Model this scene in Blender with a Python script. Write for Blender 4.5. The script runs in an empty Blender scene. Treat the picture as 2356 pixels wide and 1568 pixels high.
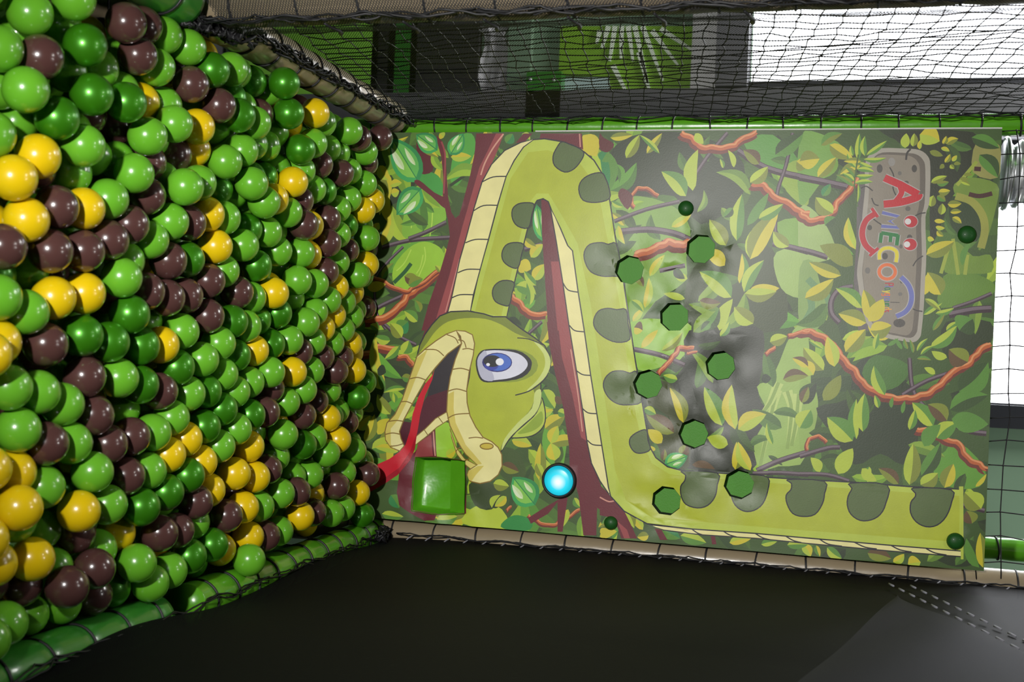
import bpy, bmesh, math, random
from mathutils import Vector, Matrix
from mathutils.geometry import delaunay_2d_cdt
import numpy as np

SC = bpy.context.scene
COL = SC.collection
# ---------------------------------------------------------------- camera (held upright, so the frame lies on its side)
CX, CY, CZ = 0.0428, -3.4562, 1.3250
YAW, PITCH, ROLL, FPX = -0.0031, 0.2603, -0.0413, 2724.4
fw = Vector((math.sin(YAW) * math.cos(PITCH), math.cos(YAW) * math.cos(PITCH), -math.sin(PITCH)))
rt = fw.cross(Vector((0, 0, 1))).normalized(); upv = rt.cross(fw)
IX = math.cos(ROLL) * upv + math.sin(ROLL) * rt          # towards the right edge of the frame
IY = math.cos(ROLL) * rt - math.sin(ROLL) * upv          # towards the lower edge of the frame
CAM = Vector((CX, CY, CZ))
cam = bpy.data.cameras.new('camera'); camo = bpy.data.objects.new('camera', cam); COL.objects.link(camo)
m3 = Matrix((IX, -IY, -fw)).transposed(); camo.matrix_world = Matrix.Translation(CAM) @ m3.to_4x4()
cam.sensor_width = 36; cam.lens = FPX / 2356 * 36; cam.clip_start = .05
cam.dof.use_dof = True; cam.dof.focus_distance = 3.3; cam.dof.aperture_fstop = 5.0
SC.camera = camo

# ---------------------------------------------------------------- world: white overcast day outside the windows
w = bpy.data.worlds.new('world'); SC.world = w; w.use_nodes = True
bg = w.node_tree.nodes['Background']; bg.inputs[0].default_value = (.93, .95, 1, 1); bg.inputs[1].default_value = 8.0
SC.view_settings.view_transform = 'Standard'; SC.view_settings.look = 'None'; SC.view_settings.exposure = 0; SC.view_settings.gamma = 1
SC.view_settings.use_curve_mapping = False

def light(name, kind, loc, energy, target=None, color=(1, 1, 1), **kw):
    l = bpy.data.lights.new(name, kind); l.energy = energy; l.color = color
    for k, v in kw.items(): setattr(l, k, v)
    o = bpy.data.objects.new(name, l); COL.objects.link(o); o.location = loc
    if target is not None: o.rotation_euler = (Vector(target) - Vector(loc)).to_track_quat('-Z', 'Y').to_euler()
    return o
light('camera_flash', 'SPOT', (-.44, -3.55, .70), 385, (.05, 0, .80), (1, .98, .95), shadow_soft_size=.045, spot_size=math.radians(65), spot_blend=1.0)
light('ceiling_spot', 'AREA', (-.9, -1.3, 2.9), 7, (-.1, -1.2, 0), (1, .98, .94), shape='DISK', size=.16)
light('ceiling_spot', 'AREA', (-.05, -1.3, 2.9), 4.5, (.1, -1.2, 0), (1, .98, .94), shape='DISK', size=.14)
light('back_fill', 'AREA', (-.8, -4.5, 1.0), 4, (.0, 0, 1.2), (.93, .96, 1), shape='RECTANGLE', size=1.0, size_y=1.0)  # unseen soft fill added behind the camera for sheen on the panel
light('wall_fill', 'AREA', (-1.7, 1.0, 3.2), 110, (-1.3, 1.5, 0), (1, 1, .96), shape='RECTANGLE', size=1.0, size_y=.5)  # unseen fill added to brighten the back wall behind the left net
light('wall_fill', 'AREA', (1.2, 1.0, 3.2), 16, (.6, 1.8, 1), (1, 1, .96), shape='RECTANGLE', size=1.0, size_y=.5)  # weaker added fill for the right part of the back wall

def ray(u, v): return (fw + IX * ((u - 1178) / FPX) + IY * ((v - 784) / FPX))
def at(u, v, Y=0.0):                                      # point of the photograph on the upright plane y = Y
    d = ray(u, v); return CAM + d * ((Y - CAM.y) / d.y)
def at_x(u, v, X):
    d = ray(u, v); return CAM + d * ((X - CAM.x) / d.x)
def sheet_xz(u, v):
    p = at(u, v, 0.0); return (p.x, p.z)

# ---------------------------------------------------------------- materials
def lin(c): return tuple(((v / 255) / 12.92 if v <= 10.3 else ((v / 255 + .055) / 1.055) ** 2.4) for v in c)
def mat(name, rgb, rough=.5, metal=0, coat=0, spec=.5, bump=0, bscale=60, var=0, vscale=8, emit=None, estr=0):
    m = bpy.data.materials.new(name); m.use_nodes = True; nt = m.node_tree; b = nt.nodes['Principled BSDF']
    b.inputs['Base Color'].default_value = (*rgb, 1); b.inputs['Roughness'].default_value = rough; b.inputs['Metallic'].default_value = metal
    b.inputs['Coat Weight'].default_value = coat; b.inputs['Coat Roughness'].default_value = .12; b.inputs['Specular IOR Level'].default_value = spec
    tc = nt.nodes.new('ShaderNodeTexCoord')
    if var:
        n = nt.nodes.new('ShaderNodeTexNoise'); n.inputs['Scale'].default_value = vscale; n.inputs['Detail'].default_value = 4
        nt.links.new(tc.outputs['Object'], n.inputs['Vector'])
        r = nt.nodes.new('ShaderNodeMapRange'); r.inputs[3].default_value = 1 - var; r.inputs[4].default_value = 1 + var
        nt.links.new(n.outputs[0], r.inputs[0])
        h = nt.nodes.new('ShaderNodeHueSaturation'); h.inputs['Color'].default_value = (*rgb, 1); nt.links.new(r.outputs[0], h.inputs['Value'])
        nt.links.new(h.outputs[0], b.inputs['Base Color'])
    if bump:
        n = nt.nodes.new('ShaderNodeTexNoise'); n.inputs['Scale'].default_value = bscale; n.inputs['Detail'].default_value = 3
        nt.links.new(tc.outputs['Object'], n.inputs['Vector'])
        u = nt.nodes.new('ShaderNodeBump'); u.inputs['Strength'].default_value = bump; u.inputs['Distance'].default_value = .004
        nt.links.new(n.outputs[0], u.inputs['Height']); nt.links.new(u.outputs[0], b.inputs['Normal'])
    if emit:
        b.inputs['Emission Color'].default_value = (*emit, 1); b.inputs['Emission Strength'].default_value = estr
    return m

M = {
 'g': mat('light_green_plastic', (.125, .40, .022), .27, 0, .5), 'd': mat('pearl_green_plastic', (.045, .24, .006), .34, .45, .35),
 'b': mat('brown_plastic', (.078, .034, .03), .24, 0, .5), 'y': mat('yellow_plastic', (.72, .50, .004), .27, 0, .5),
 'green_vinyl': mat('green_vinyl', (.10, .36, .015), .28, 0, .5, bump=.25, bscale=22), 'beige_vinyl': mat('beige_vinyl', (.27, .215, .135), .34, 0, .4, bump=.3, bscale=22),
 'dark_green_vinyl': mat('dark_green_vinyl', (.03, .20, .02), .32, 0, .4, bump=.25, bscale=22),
 'black': mat('black_rubber', (.012, .012, .013), .5), 'cord': mat('black_cord', (.008, .008, .009), .5, spec=.35), 'cap': mat('green_cap_plastic', (.010, .075, .010), .5, 0, .05, .3),
 'rim_shade': mat('rim_shade_black', (.012, .014, .01), .8), 'recess': mat('green_recess_fabric', (.065, .27, .015), .6, bump=.2, bscale=300),
 'pocket': mat('green_pocket_vinyl', (.10, .38, .012), .34, 0, .3, bump=1.0, bscale=16), 'board': mat('grey_board', (.25, .25, .25), .7),
 'wallg': mat('pale_green_wall', (.17, .27, .18), .8, var=.08, vscale=4), 'dark': mat('dark_wall', (.02, .02, .022), .9), 'grey': mat('grey_panel', (.1, .1, .11), .7, var=.1),
 'white': mat('white_trim', (.8, .8, .8), .4), 'steel': mat('brushed_duct_metal', (.7, .71, .73), .3, .7), 'stitch': mat('white_thread', (.22, .22, .25), .6),
 'leafgreen': mat('leaf_print_green', (.20, .42, .02), .5), 'pale': mat('pale_print', (.75, .85, .7), .5), 'frame': mat('dark_window_frame', (.015, .016, .022), .4),
 'floor': mat('dark_floor', (.04, .04, .042), .7, var=.2),
 'lens': mat('lit_cyan_lens', (.1, .8, .9), .3, emit=(.02, .72, .95), estr=1.6), 'edge': mat('sheet_edge', (.75, .75, .72), .4),
}

def print_mat():
    m = bpy.data.materials.new('printed_vinyl'); m.use_nodes = True; nt = m.node_tree; b = nt.nodes['Principled BSDF']
    a = nt.nodes.new('ShaderNodeVertexColor'); a.layer_name = 'ink'
    tc = nt.nodes.new('ShaderNodeTexCoord'); n = nt.nodes.new('ShaderNodeTexNoise'); n.inputs['Scale'].default_value = 16; n.inputs['Detail'].default_value = 5
    nt.links.new(tc.outputs['Object'], n.inputs['Vector'])
    r = nt.nodes.new('ShaderNodeMapRange'); r.inputs[3].default_value = .84; r.inputs[4].default_value = 1.16; nt.links.new(n.outputs[0], r.inputs[0])
    h = nt.nodes.new('ShaderNodeHueSaturation'); nt.links.new(a.outputs[0], h.inputs['Color']); nt.links.new(r.outputs[0], h.inputs['Value']); nt.links.new(h.outputs[0], b.inputs['Base Color'])
    b.inputs['Roughness'].default_value = .44; b.inputs['Specular IOR Level'].default_value = .55
    n2 = nt.nodes.new('ShaderNodeTexNoise'); n2.inputs['Scale'].default_value = 240; nt.links.new(tc.outputs['Object'], n2.inputs['Vector'])
    u = nt.nodes.new('ShaderNodeBump'); u.inputs['Strength'].default_value = .12; u.inputs['Distance'].default_value = .001
    nt.links.new(n2.outputs[0], u.inputs['Height']); nt.links.new(u.outputs[0], b.inputs['Normal'])
    return m
M['print'] = print_mat()

def mesh_mat(name, rgb, cell, thread, dy='Y', wob=.0):   # woven safety mesh: real thread, real holes in a regular weave
    m = bpy.data.materials.new(name); m.use_nodes = True; nt = m.node_tree; b = nt.nodes['Principled BSDF']; out = nt.nodes['Material Output']
    b.inputs['Base Color'].default_value = (*rgb, 1); b.inputs['Roughness'].default_value = .7; b.inputs['Specular IOR Level'].default_value = .15
    tc = nt.nodes.new('ShaderNodeTexCoord'); sp = nt.nodes.new('ShaderNodeSeparateXYZ')
    nz = nt.nodes.new('ShaderNodeTexNoise'); nz.inputs['Scale'].default_value = 2.5; nt.links.new(tc.outputs['Object'], nz.inputs['Vector'])
    mix = nt.nodes.new('ShaderNodeVectorMath'); mix.operation = 'MULTIPLY_ADD'; mix.inputs[1].default_value = (wob,) * 3
    nt.links.new(nz.outputs['Color'], mix.inputs[0]); nt.links.new(tc.outputs['Object'], mix.inputs[2]); nt.links.new(mix.outputs[0], sp.inputs[0])
    def saw(sock_a, sock_b, sgn):
        s = nt.nodes.new('ShaderNodeMath'); s.operation = 'MULTIPLY_ADD'; s.inputs[1].default_value = sgn; nt.links.new(sock_a, s.inputs[0]); nt.links.new(sock_b, s.inputs[2])
        d = nt.nodes.new('ShaderNodeMath'); d.operation = 'DIVIDE'; d.inputs[1].default_value = cell; nt.links.new(s.outputs[0], d.inputs[0])
        f = nt.nodes.new('ShaderNodeMath'); f.operation = 'FRACT'; nt.links.new(d.outputs[0], f.inputs[0])
        l = nt.nodes.new('ShaderNodeMath'); l.operation = 'LESS_THAN'; l.inputs[1].default_value = thread; nt.links.new(f.outputs[0], l.inputs[0]); return l.outputs[0]
    A, B = sp.outputs[dy], sp.outputs['Z']
    mx = nt.nodes.new('ShaderNodeMath'); mx.operation = 'MAXIMUM'; nt.links.new(saw(A, B, .6), mx.inputs[0]); nt.links.new(saw(A, B, -.6), mx.inputs[1])
    tr = nt.nodes.new('ShaderNodeBsdfTransparent'); ms = nt.nodes.new('ShaderNodeMixShader')
    nt.links.new(mx.outputs[0], ms.inputs[0]); nt.links.new(tr.outputs[0], ms.inputs[1]); nt.links.new(b.outputs[0], ms.inputs[2]); nt.links.new(ms.outputs[0], out.inputs[0])
    return m
M['fine'] = mesh_mat('fine_black_mesh', (.045, .045, .05), .0062, .28, 'Y', .02)
M['dense'] = mesh_mat('dense_black_mesh', (.003, .003, .0036), .004, .84, 'Y', .02)
M['dense2'] = mesh_mat('grey_black_mesh', (.022, .022, .026), .005, .6, 'Y', .02)

# ---------------------------------------------------------------- object helpers
def tag(o, label=None, cat=None, group=None, kind=None):
    if label: o['label'] = label
    if cat: o['category'] = cat
    if group: o['group'] = group
    if kind: o['kind'] = kind
    return o
def thing(name, loc, label, cat, group=None):
    o = bpy.data.objects.new(name, None); COL.objects.link(o); o.location = loc; o.empty_display_size = .05
    return tag(o, label, cat, group)
def build(name, bm, m, parent=None, smooth=False, keep=False):
    me = bpy.data.meshes.new(name); bmesh.ops.recalc_face_normals(bm, faces=bm.faces) if not keep else None
    bm.to_mesh(me); bm.free()
    for x in (m if isinstance(m, (list, tuple)) else [m]): me.materials.append(x)
    if smooth:
        for p in me.polygons: p.use_smooth = True
    o = bpy.data.objects.new(name, me); COL.objects.link(o)
    if parent: o.parent = parent; o.matrix_parent_inverse = Matrix.Translation(-parent_loc(parent))
    return o
def parent_loc(p):
    v = Vector(p.location)
    while p.parent: p = p.parent; v = Vector(p.location) if p.type == 'EMPTY' else v
    return v
def box(bm, a, b):
    a, b = Vector(a), Vector(b); r = bmesh.ops.create_cube(bm, size=1)
    for v in r['verts']: v.co = Vector(((a.x + b.x) / 2 + v.co.x * abs(b.x - a.x), (a.y + b.y) / 2 + v.co.y * abs(b.y - a.y), (a.z + b.z) / 2 + v.co.z * abs(b.z - a.z)))
    return bm
def tube(bm, pts_, r, n=8, cap=True, jit=0, rnd=random):
    P_ = [Vector(p) for p in pts_]; rings = []; prev = None
    for i, p in enumerate(P_):
        d = (P_[min(i + 1, len(P_) - 1)] - P_[max(i - 1, 0)]).normalized()
        if prev is None: prev = d.orthogonal().normalized()
        prev = (prev - d * prev.dot(d)).normalized(); q = d.cross(prev)
        rr = (r[i] if isinstance(r, (list, tuple)) else r) * (1 + (rnd.uniform(-jit, jit) if jit else 0))
        rings.append([bm.verts.new(p + (prev * math.cos(6.28319 * k / n) + q * math.sin(6.28319 * k / n)) * rr) for k in range(n)])
    for a, b in zip(rings, rings[1:]):
        for k in range(n): bm.faces.new((a[k], a[(k + 1) % n], b[(k + 1) % n], b[k]))
    if cap: bm.faces.new(rings[0][::-1]); bm.faces.new(rings[-1])
    return bm
def ring(bm, c, axis, R, r, n=22, m=6, a0=0, a1=6.28319, squash=1):
    axis = Vector(axis).normalized(); e = axis.orthogonal().normalized() if abs(axis.z) < .9 else Vector((1, 0, 0)); e = (e - axis * e.dot(axis)).normalized(); f = axis.cross(e)
    closed = a1 - a0 > 6.28
    p = [Vector(c) + (e * math.cos(a0 + (a1 - a0) * i / n) + f * math.sin(a0 + (a1 - a0) * i / n)) * R for i in range(n + 1)]
    return tube(bm, p, r, m, not closed)
def lathe(bm, prof, c, axis='Y', n=32):
    c = Vector(c); rings = []
    for rr, h in prof:
        rings.append([bm.verts.new(c + (Vector((math.cos(6.28319 * k / n) * rr, h, math.sin(6.28319 * k / n) * rr)))) for k in range(n)])
    for a, b in zip(rings, rings[1:]):
        for k in range(n): bm.faces.new((a[k], b[k], b[(k + 1) % n], a[(k + 1) % n]))
    bm.faces.new(rings[-1]); return bm

# ---------------------------------------------------------------- printed artwork (traced, placed on the real sheet)
TILES = {'A': (840, 280, 3.266), 'B': (1380, 280, 3.267), 'C': (1840, 280, 3.267),
         'D': (820, 740, 3.0155), 'E': (1380, 740, 3.0146), 'F': (1840, 740, 2.3758), 'I': (0, 0, 1.0)}
LG = (170, 188, 60); YG = (196, 184, 48); OG = (124, 134, 46); DG = (56, 80, 38); MG = (88, 136, 52)
BR = (96, 74, 46); MAR = (100, 32, 42); MAR2 = (148, 66, 68); CREAM = (226, 218, 150); SNK = (170, 180, 48)
SPOT = (84, 102, 56); INK = (36, 36, 42); GREY = (84, 68, 74); VIN = (182, 94, 48); VDK = (112, 50, 38); VLT = (214, 144, 92)
SHAPES = []          # (colour, [(x, z), ...]) in metres on the sheet, later ones print over earlier ones

def pts(tile, s):
    x0, y0, k = TILES[tile]
    v = [float(a) for a in s.replace(',', ' ').split()] if isinstance(s, str) else [c for p in s for c in p]
    return [sheet_xz(x0 + v[i] / k, y0 + v[i + 1] / k) for i in range(0, len(v), 2)]

def smooth(p, closed=True, n=4):
    out = []; m = len(p)
    rng = range(m) if closed else range(m - 1)
    for i in rng:
        g = (lambda j: p[j % m]) if closed else (lambda j: p[min(max(j, 0), m - 1)])
        a, b, c, d = g(i - 1), g(i), g(i + 1), g(i + 2)
        for q in range(n):
            t = q / n
            out.append(tuple(.5 * ((2 * b[e]) + (-a[e] + c[e]) * t + (2 * a[e] - 5 * b[e] + 4 * c[e] - d[e]) * t * t
                                   + (-a[e] + 3 * b[e] - 3 * c[e] + d[e]) * t ** 3) for e in (0, 1)))
    if not closed: out.append(p[-1])
    return out

def stroke_poly(p, w, taper=False):
    L, R = [], []; m = len(p)
    for i in range(m):
        a, b = p[max(i - 1, 0)], p[min(i + 1, m - 1)]
        dx, dz = b[0] - a[0], b[1] - a[1]; l = math.hypot(dx, dz) or 1
        ww = w * (.5 if not taper else .5 * (1 - .75 * i / (m - 1)))
        nx, nz = -dz / l * ww, dx / l * ww
        L.append((p[i][0] + nx, p[i][1] + nz)); R.append((p[i][0] - nx, p[i][1] - nz))
    return L + R[::-1]

def P(tile, col, s, sm=1, line=0, lcol=INK):
    p = pts(tile, s)
    if sm: p = smooth(p, True, 3)
    SHAPES.append((col, p))
    if line: SHAPES.append((lcol, stroke_poly(p + [p[0], p[1]], line * .00135)))

def S(tile, col, w, s, sm=1, taper=False):            # w in photo pixels
    p = pts(tile, s)
    if sm and len(p) > 2: p = smooth(p, False, 4)
    SHAPES.append((col, stroke_poly(p, w * .00135, taper)))

def EL(tile, col, cx, cy, rx, ry, line=0, lcol=INK, n=20):
    p = [(cx + rx * math.cos(6.2832 * i / n), cy + ry * math.sin(6.2832 * i / n)) for i in range(n)]
    P(tile, col, p, 0, line, lcol)

def leaf(a, b, w, c1, c2, bend=.12):                   # two-tone leaf on the sheet, a = stalk, b = tip
    dx, dz = b[0] - a[0], b[1] - a[1]; l = math.hypot(dx, dz) or 1e-6
    nx, nz = -dz / l, dx / l
    mid, A, B = [], [], []
    for i in range(9):
        t = i / 8; c = bend * l * math.sin(math.pi * t)
        prof = math.sin(math.pi * t ** .8) ** .8 * w * .5
        x, z = a[0] + dx * t + nx * c, a[1] + dz * t + nz * c
        mid.append((x, z)); A.append((x + nx * prof, z + nz * prof)); B.append((x - nx * prof, z - nz * prof))
    SHAPES.append((c1, mid + A[-2:0:-1])); SHAPES.append((c2, mid + B[-2:0:-1]))

def LV(tile, rows):                                    # "x0 y0 x1 y1 w c1 c2"
    k = TILES[tile][2]; key = {'l': LG, 'y': YG, 'o': OG, 'd': DG, 'm': MG, 'b': BR, 'k': (44, 58, 36), 't': (52, 128, 70)}
    for r in rows.split(';'):
        q = r.split()
        a, b = pts(tile, ' '.join(q[:4])); leaf(a, b, float(q[4]) / k * .00135, key[q[5]], key[q[6]], random.uniform(-.12, .12))

def vine(tile, w, s):
    p = smooth(pts(tile, s), False, 8); q = []
    for i, (x, z) in enumerate(p): q.append((x + .0018 * math.sin(i * .75), z + .0018 * math.cos(i * .95)))
    w *= .00135
    SHAPES.append((VDK, stroke_poly([(x + w * .22, z - w * .1) for x, z in q], w)))
    SHAPES.append((VIN, stroke_poly([(x - w * .08, z + w * .05) for x, z in q], w * .66)))
    SHAPES.append((VLT, stroke_poly([(x - w * .24 + .001 * math.sin(i), z + w * .1) for i, (x, z) in enumerate(q)], w * .22)))

def glossy_leaf(tile, x0, y0, x1, y1, w):
    a, b = pts(tile, (x0, y0, x1, y1) and f'{x0} {y0} {x1} {y1}'); k = TILES[tile][2]; w = w / k * .00135
    leaf(a, b, w, (60, 160, 84), (48, 138, 76), 0)
    m = lambda t: (a[0] + (b[0] - a[0]) * t, a[1] + (b[1] - a[1]) * t)
    leaf(m(.1), m(.92), w * .74, (128, 190, 76), (96, 176, 80), 0)
    dx, dz = b[0] - a[0], b[1] - a[1]; l = math.hypot(dx, dz); n = (-dz / l * w * .2, dx / l * w * .2)
    o = lambda t, s: (m(t)[0] + n[0] * s, m(t)[1] + n[1] * s)
    leaf(o(.35, 1), o(.85, .9), w * .22, (214, 228, 190), (196, 218, 160), .03)
    leaf(o(.3, -1), o(.7, -1), w * .15, (206, 222, 180), (190, 214, 150), .03)
    SHAPES.append(((44, 126, 70), stroke_poly([a, m(.5), b], .003)))

def make_art():
    random.seed(11)
    W0, W1 = -.62, .62
    # soft jungle ground: large dark masses, then filler leaves
    def rnd(n, x0, x1, y0, y1, lmin, lmax, cols):
        for _ in range(n):
            u, v = random.uniform(x0, x1), random.uniform(y0, y1); a = random.uniform(0, 6.28); l = random.uniform(lmin, lmax)
            p, q = sheet_xz(u, v), sheet_xz(u + l * math.cos(a), v + l * math.sin(a)); c = random.choice(cols)
            leaf(p, q, random.uniform(.25, .42) * l * .00135, c[0], c[1], random.uniform(-.2, .2))
    dk = [((52, 74, 38), (60, 86, 40)), ((74, 104, 42), (66, 92, 40)), ((46, 58, 36), (52, 66, 38)), ((84, 124, 46), (76, 110, 44))]
    lt = [((140, 176, 48), (112, 152, 46)), ((168, 192, 56), (140, 168, 48)), (YG, OG), ((100, 160, 52), (84, 140, 48))]
    rnd(110, 850, 2300, 300, 1300, 90, 190, dk)
    rnd(90, 830, 1480, 300, 1250, 70, 150, dk[1:2] + dk[3:] + lt + lt)
    rnd(60, 830, 1480, 300, 1250, 50, 100, dk + lt)
    rnd(60, 1430, 2300, 300, 1300, 50, 120, dk + lt[:2] + lt[3:])
    # bright and dark masses
    P('A', (146, 190, 52), "215 1100 330 950 450 900 560 940 600 1010 590 1080 470 1190 330 1260 230 1240")
    P('A', (128, 178, 56), "280 820 330 560 430 470 560 520 600 640 600 760 450 860 330 880")
    P('A', (66, 150, 62), "400 390 500 380 570 430 590 540 520 560 440 500")
    P('A', (82, 160, 60), "690 120 800 88 830 200 760 380 690 480 640 430 660 260")
    for s in ("330 640 355 720 350 800", "450 560 470 680 440 860", "510 640 505 760 490 860", "450 940 455 1040 400 1180", "350 960 300 1060 240 1120", "440 1000 420 1090 390 1140"):
        S('A', (176, 210, 80), 2.5, s)
    S('A', (40, 88, 44), 9, "350 1065 300 1130 220 1210"); S('A', (46, 60, 34), 6, "470 590 400 650"); S('A', (46, 60, 34), 7, "770 390 640 480")
    P('A', (92, 28, 36), "390 150 480 160 500 260 510 370 420 390 400 280")
    P('B', (52, 62, 42), "60 330 120 180 330 88 700 95 1040 250 1090 480 1000 640 760 770 560 560 300 560 120 450")
    P('B', (62, 74, 44), "700 1100 860 980 1090 900 1300 960 1400 1250 1340 1568 700 1568 640 1330")
    P('B', (122, 160, 66), "90 620 300 560 560 640 680 800 650 1020 640 1200 420 1350 230 1568 190 1200 120 900")
    P('B', (150, 178, 96), "1330 980 1568 960 1568 1300 1400 1290 1320 1140")
    P('B', (120, 160, 62), "1330 760 1568 740 1568 960 1420 940"); P('B', (90, 148, 60), "1080 160 1300 100 1500 300 1420 360 1250 330")
    P('B', (140, 168, 58), "1400 330 1568 300 1568 620 1480 600 1380 480")
    P('C', (112, 156, 64), "0 120 150 90 330 200 250 330 130 500 0 620"); P('C', (150, 176, 100), "0 650 120 680 240 860 260 1010 100 1060 0 1020")
    P('C', (128, 158, 84), "0 1100 100 1050 160 1240 220 1400 120 1568 0 1568"); P('C', (46, 52, 34), "720 90 1300 80 1330 300 1150 560 1050 800 980 900 960 300 800 200")
    P('C', (48, 66, 36), "1150 560 1300 620 1360 760 1330 900 1180 860 1120 700"); P('C', (112, 138, 52), "1160 470 1290 420 1480 470 1480 620 1400 900 1340 960 1390 760 1330 620 1180 560")
    P('C', (146, 144, 78), "1330 150 1500 180 1490 420 1300 380"); P('C', (96, 132, 44), "1080 1160 1250 1130 1440 1200 1440 1300 1060 1400")
    P('C', (110, 140, 48), "1090 980 1180 900 1300 1010 1430 1000 1440 1130 1240 1140 1090 1130")
    P('E', (142, 186, 66), "215 0 600 0 620 120 560 260 300 340 250 260"); P('E', (58, 62, 52), "620 60 1080 30 1140 200 1100 500 1160 640 1080 860 1050 1030 620 1020 560 920 600 600 480 440 590 300")
    P('E', (146, 176, 86), "1090 450 1200 380 1340 60 1447 90 1447 900 1240 1000 1110 1010 1070 840 1160 640")
    P('E', (70, 76, 46), "330 470 480 420 600 640 620 1000 480 1000 360 820")
    P('F', (140, 170, 82), "0 330 80 360 100 480 60 650 0 690"); P('F', (50, 62, 42), "90 470 260 420 300 240 420 200 560 400 640 430 640 700 560 780 440 720 300 780 180 620")
    P('F', (48, 60, 34), "800 0 1040 0 1035 130 900 240 780 160"); P('F', (70, 110, 44), "340 280 420 180 600 240 540 350 420 370")
    P('F', (66, 96, 40), "860 400 1030 250 1030 560 840 520"); P('F', (96, 150, 50), "720 780 860 660 1010 800 980 900 820 900")
    P('D', (58, 72, 40), "0 330 130 330 180 420 200 600 60 620 0 560"); P('D', (64, 88, 40), "120 1180 300 1100 400 1380 180 1370")
    P('D', (150, 196, 56), "550 740 640 700 700 900 560 930"); P('D', (176, 194, 56), "740 1400 790 1300 900 1265 1010 1300 1050 1440")
    P('D', (60, 74, 44), "780 1130 880 1100 1000 1180 940 1300 820 1270"); P('D', (66, 86, 42), "1010 880 1120 900 1180 1050 1100 1100 1000 1060")
    for s in ("1230 470 1190 640 1110 1010", "1300 480 1330 620 1300 880", "1380 500 1360 700 1330 860", "1240 420 1180 560 1120 640"):
        S('E', (176, 196, 108), 22, s, 1, True); S('E', (132, 160, 74), 7, s)
    for s in ("60 1180 120 1240 200 1300 230 1400", "40 1500 90 1400 70 1290"): S('C', (100, 140, 90), 14, s)
    for s in ("1060 1140 1130 900", "1190 1150 1150 880", "1240 1150 1260 1000", "1330 300 1180 480"): S('C', (150, 164, 60), 7, s)
    S('C', (150, 152, 66), 15, "1170 560 1290 600 1370 700 1390 820 1360 950")
    for s in ("1270 545 1350 560 1445 540", "1310 355 1360 358"): S('C', (70, 38, 34), 9, s)
    rnd(60, 850, 1450, 300, 1250, 40, 90, [((150, 184, 52), (118, 158, 46)), (YG, OG), ((96, 150, 52), (74, 118, 44)), ((60, 84, 40), (70, 96, 40))])
    rnd(70, 1450, 2290, 300, 1300, 40, 100, [((130, 160, 56), (100, 134, 48)), ((66, 92, 40), (56, 76, 38)), ((84, 120, 50), (70, 104, 44))])
    # grey-purple branches
    for t, w, s in (('B', 9, "110 750 350 660 600 600"), ('B', 14, "120 830 360 810 560 840 680 890"), ('B', 10, "450 1120 640 1080"), ('B', 14, "1040 220 1250 350 1568 430"),
                    ('B', 12, "1300 920 1440 945 1568 980"), ('B', 8, "1450 90 1400 330 1330 560 1320 900"), ('B', 9, "960 88 830 240 720 400"), ('C', 15, "0 420 180 455 400 505"), ('C', 12, "0 960 100 985 210 1020"),
                    ('C', 12, "400 1240 300 1262 240 1340 240 1440 300 1510"), ('C', 15, "1120 1450 1300 1415 1440 1405"), ('C', 8, "1150 1400 1300 1350 1440 1290"), ('E', 11, "240 190 420 230 590 300"),
                    ('E', 11, "1090 1030 1250 960 1447 900"), ('E', 9, "1060 1050 1250 1045 1447 1060"), ('A', 10, "130 945 350 890 640 870"), ('A', 10, "330 880 460 830 610 755"),
                    ('A', 7, "290 940 150 1080 80 1200 90 1430 160 1560"), ('A', 10, "0 1460 130 1380 330 1290"), ('A', 12, "1200 960 1330 925"), ('F', 10, "0 735 150 690 220 685"),
                    ('F', 9, "0 830 150 835 270 870"), ('F', 9, "600 200 610 330 630 400"), ('F', 9, "560 400 700 320 880 260"), ('F', 8, "660 440 740 520"), ('F', 11, "860 570 940 600 1020 610"),
                    ('F', 10, "890 1000 1010 1030"), ('D', 9, "180 0 300 100 420 160"), ('D', 8, "1200 80 1290 0")):
        S(t, (60, 44, 50), w, s); x0, y0, k = TILES[t]
        q = [float(c) for c in s.split()]; S(t, (112, 98, 106), w * .45, ' '.join(f'{q[i]} {q[i+1] - w * k * .2}' for i in range(0, len(q), 2)))
    vine('B', 17, "610 88 700 140 750 190 850 200 990 190 1060 140 1170 88")
    vine('B', 18, "1140 470 1240 490 1300 560 1420 620 1500 680 1568 700"); vine('C', 16, "0 690 60 740 150 735 240 690 290 600 370 520 435 430")
    vine('B', 9, "260 640 238 570 290 500 370 510 440 560"); vine('B', 24, "250 1000 340 985 440 940 520 910 600 930 665 910")
    vine('F', 17, "0 55 70 60 150 100 200 150 240 210 300 270 350 340 410 380 480 410 560 420 640 410 720 380 790 320 840 270 920 230 970 170 1038 120")
    vine('E', 11, "1447 70 1370 80 1310 100"); vine('E', 10, "1210 175 1150 225"); vine('F', 15, "635 590 720 600 790 640 870 670 910 740 980 780 1022 810")
    vine('F', 8, "40 700 50 640 110 625 150 660"); vine('E', 12, "400 360 450 310 510 240 560 180 650 185"); vine('E', 6, "600 215 675 210")
    vine('A', 21, "0 1490 130 1480 260 1390 330 1300 420 1240 540 1140 580 1115"); vine('A', 10, "60 1160 160 1210 290 1270 380 1240 560 1120")
    vine('A', 16, "1105 1310 1180 1380 1240 1440 1370 1450"); vine('D', 18, "0 230 90 220 160 175 290 200"); vine('D', 13, "290 240 360 250 400 310")
    vine('D', 8, "1040 1310 1070 1280"); vine('D', 9, "1190 1340 1260 1385 1350 1410 1430 1370 1545 1305"); vine('F', 8, "330 1200 400 1195 500 1205")
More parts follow.
